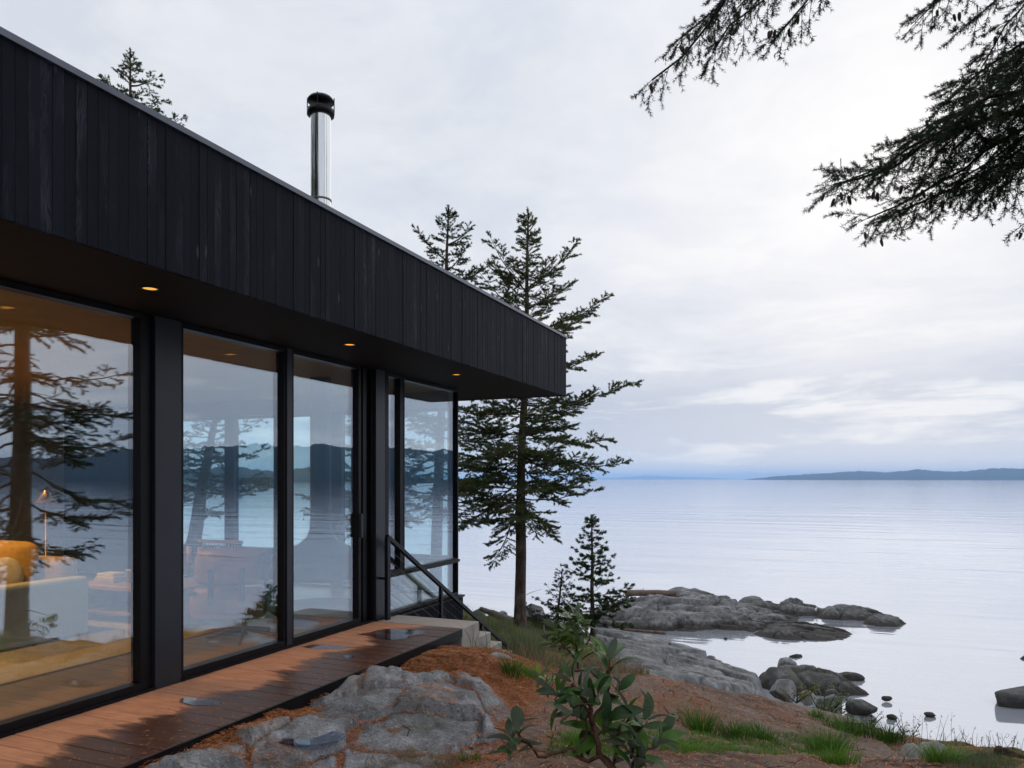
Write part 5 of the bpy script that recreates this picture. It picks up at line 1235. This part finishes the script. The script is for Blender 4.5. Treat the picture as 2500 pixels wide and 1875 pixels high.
def tuft(px, py, hpx, wpx, label, seed, mat='grass', n=170, cat='grass tuft'):
    p, D = gp(px, py); h = hpx / F * D; w = wpx / F * D; r = np.random.RandomState(seed)
    q = r.normal(size=(n, 2)) * w * .26; xy = p[:2] + q
    z = ground_h(xy[:, 0], xy[:, 1]) - .01
    return blades(xy, z, h * 1.12, .0060, .85, seed, 'grass_tuft', M[mat], label, cat, group='bright green grass tufts on the slope', outward=norm(q) * .9 * (np.linalg.norm(q, axis=1) / (w * .3))[:, None])
for k, a in enumerate(((1248, 1645, 42, 44, 'small spiky grass tuft beside the pale rock hump below the steps'), (1296, 1652, 30, 60, 'low grass tuft right of the spiky one below the steps'),
                       (1622, 1652, 22, 50, 'faint grass tuft at the top edge of the needle slope, near the bedrock shelf'), (1727, 1660, 32, 62, 'round dense grass tuft on the skyline of the needle slope'),
                       (1712, 1785, 62, 70, 'tall dense grass tuft just right of the rhododendron'), (1795, 1796, 40, 80, 'middling grass tuft second to the right of the rhododendron'), (1862, 1808, 36, 70, 'thin grass tuft third to the right of the rhododendron'),
                       (2012, 1835, 74, 80, 'tallest green grass tuft near the bottom right, left of the streaked rock'), (2045, 1866, 44, 70, 'lower grass tuft directly below the tallest one'), (1998, 1752, 26, 40, 'small grass tuft on the upper slope left of the long grass bank'),
                       (2062, 1782, 36, 70, 'left part of the long grass bank above the water'), (2100, 1790, 38, 70, 'right part of the long grass bank above the water'), (2168, 1810, 52, 70, 'dense grass tuft at the top of the mossy bank'),
                       (2298, 1862, 58, 66, 'dark pointed grass tuft behind the streaked rock'), (1425, 1818, 44, 80, 'grass tuft in the shade under the rhododendron'), (1520, 1800, 20, 80, 'small herb patch behind the rhododendron stems'), (1660, 1826, 24, 150, 'wide low patch of green herbs right of the rhododendron'), (1145, 1858, 22, 50, 'little green plant at the foot of the outcrop'))):
    o = tuft(*a, seed=300 + k, n=260 if a[3] > 55 else 150)
    if a[3] > 100: o['kind'] = 'stuff'; o.name = 'herb_patch'
def area(poly, n, seed, dr=None):
    """random points on the ground inside a photo polygon"""
    W = np.array([gp(*q)[0][:2] for q in poly]); r = np.random.RandomState(seed); lo = W.min(0); hi = W.max(0); out = np.zeros((0, 2))
    for _ in range(40):
        q = lo + (hi - lo) * r.rand(n * 2, 2); q = q[inpoly(q[:, 0], q[:, 1], W)]
        if dr: q = q[fbm(q[:, 0], q[:, 1], dr, 4, seed) > r.uniform(-.35, .3, len(q))]
        out = np.concatenate([out, q])
        if len(out) >= n: break
    return out[:n]
def field(poly, n, h, w, lean, mat, name, seed, dr=1.6, nseg=3):
    q = area(poly, n, seed, dr)
    if len(q) == 0: return
    blades(q, ground_h(q[:, 0], q[:, 1]) - .01, h, w, lean, seed, name, M[mat], kind='stuff', nseg=nseg)
field([(1400, 1560), (1560, 1600), (1600, 1640), (1560, 1655), (1330, 1632), (1240, 1596), (1290, 1575)], 8000, .22, .006, .6, 'dry_grass', 'dry_grass', 401)
field([(1640, 1650), (1760, 1652), (1890, 1690), (1850, 1698), (1740, 1668)], 1500, .24, .006, .4, 'dry_grass', 'dry_grass', 402)
field([(1128, 1530), (1200, 1520), (1330, 1565), (1330, 1598), (1230, 1592), (1150, 1585)], 12000, .30, .008, .7, 'sedge', 'wild_grass', 403)
field([(1128, 1520), (1190, 1515), (1260, 1560), (1170, 1570)], 5000, .14, .012, .8, 'moss', 'moss_cover', 404)
field([(2130, 1800), (2330, 1812), (2500, 1830), (2500, 1875), (2380, 1875), (2280, 1850), (2180, 1835)], 14000, .035, .006, 1.0, 'moss', 'moss_cover', 405, 2.5, 2)
field([(2250, 1850), (2420, 1850), (2500, 1870), (2480, 1900), (2320, 1900)], 2600, .085, .004, .7, 'sedge', 'bank_grass', 406, 2.0)
field([(2120, 1795), (2330, 1810), (2500, 1826), (2500, 1832), (2330, 1817), (2130, 1806)], 800, .14, .0035, .5, 'dry_grass', 'bank_grass', 407, 3.0)
field([(880, 1860), (1000, 1835), (1120, 1868), (1100, 1900), (860, 1900)], 900, .10, .003, 1.3, 'dry_grass', 'dead_grass', 408, 1.2)
field([(1560, 1780), (1900, 1790), (2100, 1800), (2050, 1850), (1600, 1840)], 6500, .055, .005, .9, 'grass', 'low_herbs', 409, 3.5)
field([(1350, 1790), (1540, 1800), (1560, 1850), (1330, 1850)], 1100, .05, .006, .9, 'grass', 'low_herbs', 410, 3.5)
# grass on the headland behind the house
def field_w(lo, hi, n, h, w, mat, name, seed):
    r = np.random.RandomState(seed); q = np.array(lo) + (np.array(hi) - np.array(lo)) * r.rand(n, 2); z = ground_h(q[:, 0], q[:, 1]); k = z > ZW + .9
    blades(q[k], z[k] - .02, h, w, .7, seed, name, M[mat], kind='stuff', nseg=2)
field_w((-17, 9.4), (-5, 20), 9000, .22, .012, 'sedge', 'headland_grass', 411)
field_w((2, 5.5), (7.5, 11), 5000, .20, .008, 'dry_grass', 'headland_grass', 412)
# single dry stalks against the water
ST = Tree(55); rr_ = ST.r
for k in range(90):
    px = rr_.choice([rr_.uniform(2060, 2140), rr_.uniform(2150, 2330), rr_.uniform(2330, 2500)]); p, D = gp(px, 1800 + (px - 2150) * .075 + 6); L = rr_.uniform(.10, .32) * (1 if px < 2330 else .6)
    d = norm(np.array([rr_.normal() * .25, rr_.normal() * .25, 1.0])); ST.tube(np.stack([p - [0, 0, .02], p + d * L * .6 + rr_.normal(size=3) * .01, p + d * L]), [.0022, .0017, .001], 3)
    if rr_.rand() < .6:
        for q in range(rr_.randint(1, 4)): ST.twig(p + d * L * rr_.uniform(.6, 1), norm(rr_.normal(size=3)), .025)
o = ST.wood('dry_stalks', M['twig'], None); tag(o, kind='stuff')
o = ST.foliage(200, .014, .006, 'seed_heads', M['char_log'], None); tag(o, kind='stuff')

# ------------------------------------------------------------------ broadleaf shrubs
def bush(name, label, px, py, D, seed, height, spread, n, leaf, mat, per_m=90, cat='shrub', up=.8, group='wild shrubs on the bank'):
    p, D_ = gp(px, py)
    if D: p = P(px, py, D)
    root = tag(empty(name, tuple(p), label, cat), group=group); T = Tree(seed); r = T.r
    for k in range(n):
        a = r.uniform(0, 6.28); d = np.array([math.cos(a) * spread, math.sin(a) * spread, height * up * r.uniform(.5, 1.15)]) * r.uniform(.6, 1)
        T.branch(p - [0, 0, .03], p + d, .02, .008, max(.08, height * .3), max(.05, height * .09), .25, sub=.06, sides=4, flat=.5, lean=.5)
    T.wood('stems', M['twig'], root); T.foliage(per_m, leaf[0], leaf[1], 'leaves', M[mat], root, fwd=.4)
bush('juniper_shrub', 'dark low evergreen shrub between the big fir trunk and the thin pine', 1322, 1556, 17.2, 501, .75, .55, 26, (.045, .012), 'shrub', 170)
bush('juniper_shrub', 'low evergreen shrub under the thin pine, in front of the shelf', 1362, 1560, 16.5, 502, .45, .5, 18, (.04, .012), 'shrub', 150)
bush('shore_shrub', 'straggly shrub with yellow leaves among the boulders at the waterline', 2010, 1748, 11.5, 503, .50, .35, 9, (.030, .022), 'rhodo_light', 34)
bush('shore_shrub', 'bare twiggy shrub on the skyline above the long grass bank', 2100, 1790, 9.2, 504, .36, .25, 8, (.018, .012), 'char_log', 14)
bush('shore_shrub', 'small reddish shrub in the gap beside the speckled boulder', 1945, 1712, 13.0, 505, .42, .32, 8, (.028, .02), 'moss', 26)
bush('shore_shrub', 'low twiggy plant on the skyline of the mossy bank', 2215, 1805, 8.6, 506, .22, .12, 5, (.02, .014), 'shrub', 24)

def leaf_mesh(seed, L=1.0, W=.36, fold=.22, droop=.16):
    r = random.Random(seed); n = 6; V = []; Fc = []
    for i in range(n + 1):
        t = i / n; w = W / 2 * (math.sin(math.pi * min(1, t * .93 + .045)) ** .75) * (1 if i < n else .15); z = -droop * L * t * t + .03 * math.sin(t * 5 + seed)
        V += [(t * L, -w, z + fold * w), (t * L, 0, z), (t * L, w, z + fold * w)]
    for i in range(n):
        a = i * 3; Fc += [(a, a + 3, a + 4, a + 1), (a + 1, a + 4, a + 5, a + 2)]
    me = bpy.data.meshes.new('leaf'); me.from_pydata(V, [], Fc); me.polygons.foreach_set('use_smooth', np.full(len(Fc), True)); me.update(); return me
def rhodo(name, label, whorls, stems, mat, base, seed, group):
    root = tag(empty(name, tuple(base), label, 'shrub'), group=group); r = np.random.RandomState(seed)
    mesh = [leaf_mesh(seed + k, 1.0, .36 + .05 * k, .18 + .08 * k, .10 + .09 * k) for k in range(4)]
    for me in mesh: me.materials.append(M[mat])
    off = Matrix.Translation(-wloc(root))
    for pts, rad_ in stems:
        q = [Vector(P(*a)) for a in pts]; fine = []
        for a, b in zip(q, q[1:]):
            for t in (0, .33, .66): fine.append(a.lerp(b, t) + Vector(r.normal(size=3) * .006))
        fine.append(q[-1]); rr = [rad_ * (1 - .5 * i / (len(fine) - 1)) for i in range(len(fine))]
        m = MB(); m.tube(fine, rr, 8); m.build('stem', M['rhodo_bark'], root)
    for (px, py, D, n, L, tilt) in whorls:
        c = P(px, py, D); ax = norm(np.array([r.normal() * .22 + tilt[0], r.normal() * .22, 1.0 + tilt[1]])); a0 = r.uniform(0, 6.28)
        u = norm(np.cross(ax, np.array([.3, .8, .1]))); v = np.cross(ax, u)
        for k in range(n):
            a = a0 + k * 2.4; th = rad(r.uniform(38, 105) if k > 2 else r.uniform(18, 50)); d = ax * math.cos(th) + (u * math.cos(a) + v * math.sin(a)) * math.sin(th)
            l = L * r.uniform(.52, 1.05); y = norm(np.cross(ax + r.normal(size=3) * .15, d)); z = np.cross(d, y)
            o = bpy.data.objects.new('leaf', mesh[r.randint(4)]); COL.objects.link(o); o.parent = root; o.matrix_parent_inverse = off
            st = c - ax * .012 * k + d * .012; mt = Matrix(((d[0], y[0], z[0], st[0]), (d[1], y[1], z[1], st[1]), (d[2], y[2], z[2], st[2]), (0, 0, 0, 1)))
            o.matrix_basis = mt @ Matrix.Scale(l, 4)
    return root
U0 = (0, 0); UL = (-.5, -.1); UR = (.5, -.1)
W1 = [(1488, 1603, 3.25, 9, .150, U0), (1396, 1660, 3.1, 9, .145, UL), (1470, 1662, 3.35, 7, .135, U0), (1440, 1695, 3.0, 8, .150, UL), (1505, 1690, 3.4, 7, .14, UR), (1392, 1718, 3.15, 7, .145, UL), (1580, 1752, 3.05, 8, .135, UR), (1530, 1738, 3.25, 7, .14, U0),
      (1482, 1765, 3.1, 8, .15, U0), (1548, 1795, 3.0, 9, .145, UR), (1605, 1815, 3.0, 8, .135, UR), (1428, 1755, 3.2, 6, .14, UL), (1560, 1850, 2.95, 8, .14, UR), (1505, 1805, 3.2, 7, .14, U0), (1620, 1790, 3.15, 5, .12, UR), (1262, 1776, 2.95, 10, .125, U0), (1250, 1800, 3.0, 7, .12, UL), (1355, 1690, 3.2, 6, .135, UL)]
S1 = [([(1515, 1985, 2.85), (1520, 1900, 2.95), (1465, 1840, 3.05), (1447, 1770, 3.1), (1440, 1720, 3.1), (1396, 1668, 3.1)], .016), ([(1447, 1765, 3.1), (1482, 1710, 3.2), (1488, 1610, 3.25)], .009), ([(1440, 1735, 3.1), (1392, 1722, 3.15)], .007),
      ([(1520, 1905, 2.95), (1470, 1850, 3.0), (1420, 1852, 3.05), (1390, 1825, 3.05), (1345, 1848, 3.0), (1305, 1835, 2.98), (1262, 1785, 2.95)], .010), ([(1520, 1905, 2.95), (1562, 1838, 3.0), (1605, 1822, 3.0)], .009), ([(1545, 1860, 3.0), (1548, 1798, 3.0), (1580, 1760, 3.05)], .006),
      ([(1420, 1850, 3.05), (1425, 1800, 3.1), (1440, 1735, 3.1)], .007), ([(1484, 1715, 3.2), (1505, 1700, 3.4)], .005), ([(1460, 1800, 3.1), (1482, 1770, 3.1)], .006), ([(1500, 1870, 3.0), (1505, 1812, 3.2)], .006), ([(1510, 1790, 3.1), (1530, 1745, 3.25)], .006), ([(1480, 1660, 3.3), (1440, 1640, 3.35), (1400, 1640, 3.4)], .006)]
rb1 = P(1515, 1985, 2.85)
rhodo('rhododendron', 'nearest rhododendron with big glossy dark leaves and bare reddish stems', W1, S1, 'rhodo', (rb1[0], rb1[1], rb1[2]), 601, 'rhododendrons on the slope')
W2 = [(1403, 1492, 8.0, 13, .165, U0), (1352, 1528, 8.0, 13, .165, UL), (1384, 1532, 8.1, 12, .165, U0), (1426, 1525, 8.0, 13, .165, UR), (1362, 1552, 7.9, 12, .165, UL), (1402, 1540, 7.9, 12, .165, U0), (1338, 1560, 8.0, 11, .165, UL), (1432, 1556, 7.9, 12, .165, UR), (1456, 1578, 7.8, 11, .165, UR), (1382, 1568, 7.9, 11, .165, U0), (1410, 1575, 7.8, 11, .165, U0), (1412, 1510, 8.0, 11, .165, U0)]
g2, dg = gp(1415, 1640); b2 = (1415, 1640, 7.8)
S2 = [([(1415, 1650, 7.8), (1408, 1580, 7.85), (1403, 1500, 8.0)], .014), ([(1412, 1620, 7.8), (1370, 1570, 7.9), (1352, 1535, 8.0)], .009), ([(1410, 1600, 7.8), (1440, 1560, 7.9), (1426, 1532, 8.0)], .009), ([(1412, 1615, 7.8), (1456, 1585, 7.8)], .008)]
rb2 = P(1415, 1650, 7.8)
rhodo('rhododendron', 'lighter green rhododendron farther back, in front of the small pines', W2, S2, 'rhodo_light', tuple(rb2), 602, 'rhododendrons on the slope')
W3 = [(1318, 1648, 5.4, 9, .11, UL), (1335, 1640, 5.5, 8, .11, U0), (1350, 1662, 5.3, 7, .11, UR)]
rb3 = P(1334, 1690, 5.4)
rhodo('rhododendron', 'small leafy rhododendron shoot left of the nearest rhododendron', W3, [([(1334, 1700, 5.4), (1335, 1648, 5.5)], .006), ([(1334, 1690, 5.4), (1318, 1655, 5.4)], .004), ([(1334, 1690, 5.4), (1350, 1668, 5.3)], .004)], 'rhodo_light', tuple(rb3), 603, 'rhododendrons on the slope')

# ------------------------------------------------------------------ fallen needles
def litter(name, pts, seed, L=.030, w=.0026, mats=('needle_a', 'needle_b', 'needle_c'), prob=(.40, .27, .33), lift=.008, nrmz=.18):
    r = np.random.RandomState(seed); N = len(pts); a = r.uniform(0, 2 * math.pi, N); d = norm(np.stack([np.cos(a), np.sin(a), r.normal(size=N) * nrmz], 1)); s = norm(np.stack([-np.sin(a), np.cos(a), r.normal(size=N) * .3], 1))
    l = (L * r.uniform(.6, 1.25, N) / 2)[:, None]; c = pts + np.array([0, 0, lift]) * r.uniform(.3, 1.6, N)[:, None]; bend = np.array([0, 0, 1]) * (r.uniform(-.1, .25, N) * L)[:, None] * .3
    V = np.stack([c - d * l - s * w / 2, c - d * l + s * w / 2, c + bend + d * l + s * w / 2, c + bend + d * l - s * w / 2], 1).reshape(-1, 3)
    o = mesh_np(name, V, np.arange(N * 4).reshape(-1, 4), [M[q] for q in mats], None, midx=r.choice(len(mats), N, p=prob))
    return tag(o, kind='stuff')
r = np.random.RandomState(9)
def onground(q): return np.concatenate([q, ground_h(q[:, 0], q[:, 1])[:, None]], 1)
n = 30000; q = np.stack([-3.385 + np.abs(r.normal(size=n)) * .26, r.uniform(2.2, 6.75, n)], 1); q = q[q[:, 0] < -2.3]
n2 = 26000; q2 = np.stack([-2.95 + r.normal(size=n2) * .34, 6.0 + r.normal(size=n2) * .50], 1); q2 = q2[q2[:, 0] > -3.37]
n3 = 46000; q3 = np.stack([r.uniform(-3, 2.6, n3), r.uniform(3.2, 9.5, n3)], 1); q3 = q3[fbm(q3[:, 0], q3[:, 1], 1.7, 4, 91) > r.uniform(-.5, .25, len(q3))]
litter('needle_litter', onground(np.concatenate([q, q2])), 10)
litter('needle_litter', onground(q3), 11, w=.0040, prob=(.34, .48, .18), lift=.004)
litter('fallen_twigs', onground(q3[r.choice(len(q3), 900)]), 21, L=.13, w=.007, mats=('twig', 'grey_drift', 'char_log'), prob=(.5, .2, .3), lift=.008)
ox, oy, oz_, obd, opr, oidx = ocd
k = np.where((obd < .040) & (opr > -.5) & (fbm(ox, oy, 1.3, 3, 44) > -.28) | ((opr < .35) & (opr > -1.0)))[0]; k = r.choice(k, min(24000, len(k) * 4))
litter('needle_litter', np.stack([ox[k] + r.normal(size=len(k)) * .012, oy[k] + r.normal(size=len(k)) * .012, np.maximum(oz_[k], ground_h(ox[k], oy[k])) + .006], 1), 12, prob=(.55, .33, .12))
k = r.choice(np.where((opr > .3) & (fbm(ox, oy, 2.3, 4, 45) > .22))[0], 2600)
litter('needle_litter', np.stack([ox[k], oy[k], oz_[k] + .006], 1), 13)
nd_ = 1100; litter('needle_litter', np.stack([-3.42 - np.abs(r.normal(size=nd_)) * .28, r.uniform(2.0, 6.8, nd_), np.full(nd_, .002)], 1), 14, lift=.002, nrmz=.03, prob=(.35, .2, .45), L=.026)
# rock pool on the outcrop
pc = np.mean([G(a, b, .0) for a, b in ((718, 1780), (735, 1757), (800, 1757), (795, 1778))], 0); kk = np.hypot(ox - pc[0], oy - pc[1]) < .14
zp = float(np.percentile(np.maximum(oz_[kk], ground_h(ox[kk], oy[kk])), 62)); b = MB(); b.lathe((0, 0, 0), [(0, 0), (1, 0), (1, -.004), (0, -.004)], 28, False)
o = b.build('rock_pool', M['puddle'], None); o.location = (pc[0], pc[1], zp); o.scale = (.20, .13, 1); o.rotation_euler = (0, 0, YAW + .2); tag(o, 'little rain pool in a hollow of the granite outcrop', 'puddle')
# gull
g0 = P(1988, 1500, 31.9); gull = empty('gull', tuple(g0), 'tiny white gull standing on the rock islet in the outer chain', 'bird'); wh = simple('white_feathers', (0.80, 0.80, 0.80), 0.7)
m = MB(); ax_ = np.array([_c, _s, 0]); 
m.tube([g0 + ax_ * -.16 + [0, 0, .10], g0 + ax_ * -.08 + [0, 0, .12], g0 + [0, 0, .155], g0 + ax_ * .06 + [0, 0, .19], g0 + ax_ * .085 + [0, 0, .25], g0 + ax_ * .11 + [0, 0, .275], g0 + ax_ * .14 + [0, 0, .27]], [.012, .045, .065, .05, .03, .032, .012], 10); m.build('body', wh, gull)
m = MB(); m.tube([g0 + ax_ * .135 + [0, 0, .268], g0 + ax_ * .185 + [0, 0, .258]], [.010, .003], 6); m.build('beak', simple('yellow_beak', (0.6, 0.38, 0.05), 0.5), gull)
for s_ in (-.02, .02):
    m = MB(); m.tube([g0 + ax_ * s_ + [0, 0, -.08], g0 + ax_ * s_ + [0, 0, .11]], .006, 5); m.build('leg', simple('pink_leg', (0.5, 0.3, 0.25), 0.6), gull)

# ------------------------------------------------------------------ air
t = NT('sea_haze'); v = t.nd.new('ShaderNodeVolumePrincipled'); v.inputs['Color'].default_value = (0.42, 0.66, 1.0, 1); v.inputs['Density'].default_value = 7.5e-5; v.inputs['Anisotropy'].default_value = 0.0
t.lk.new(v.outputs[0], t.out.inputs['Volume'])
B = 33000.0
hz = MB().box((-B, -B, ZW - 6), (B, B, 190.0)).build('haze', t.m); tag(hz, kind='stuff')
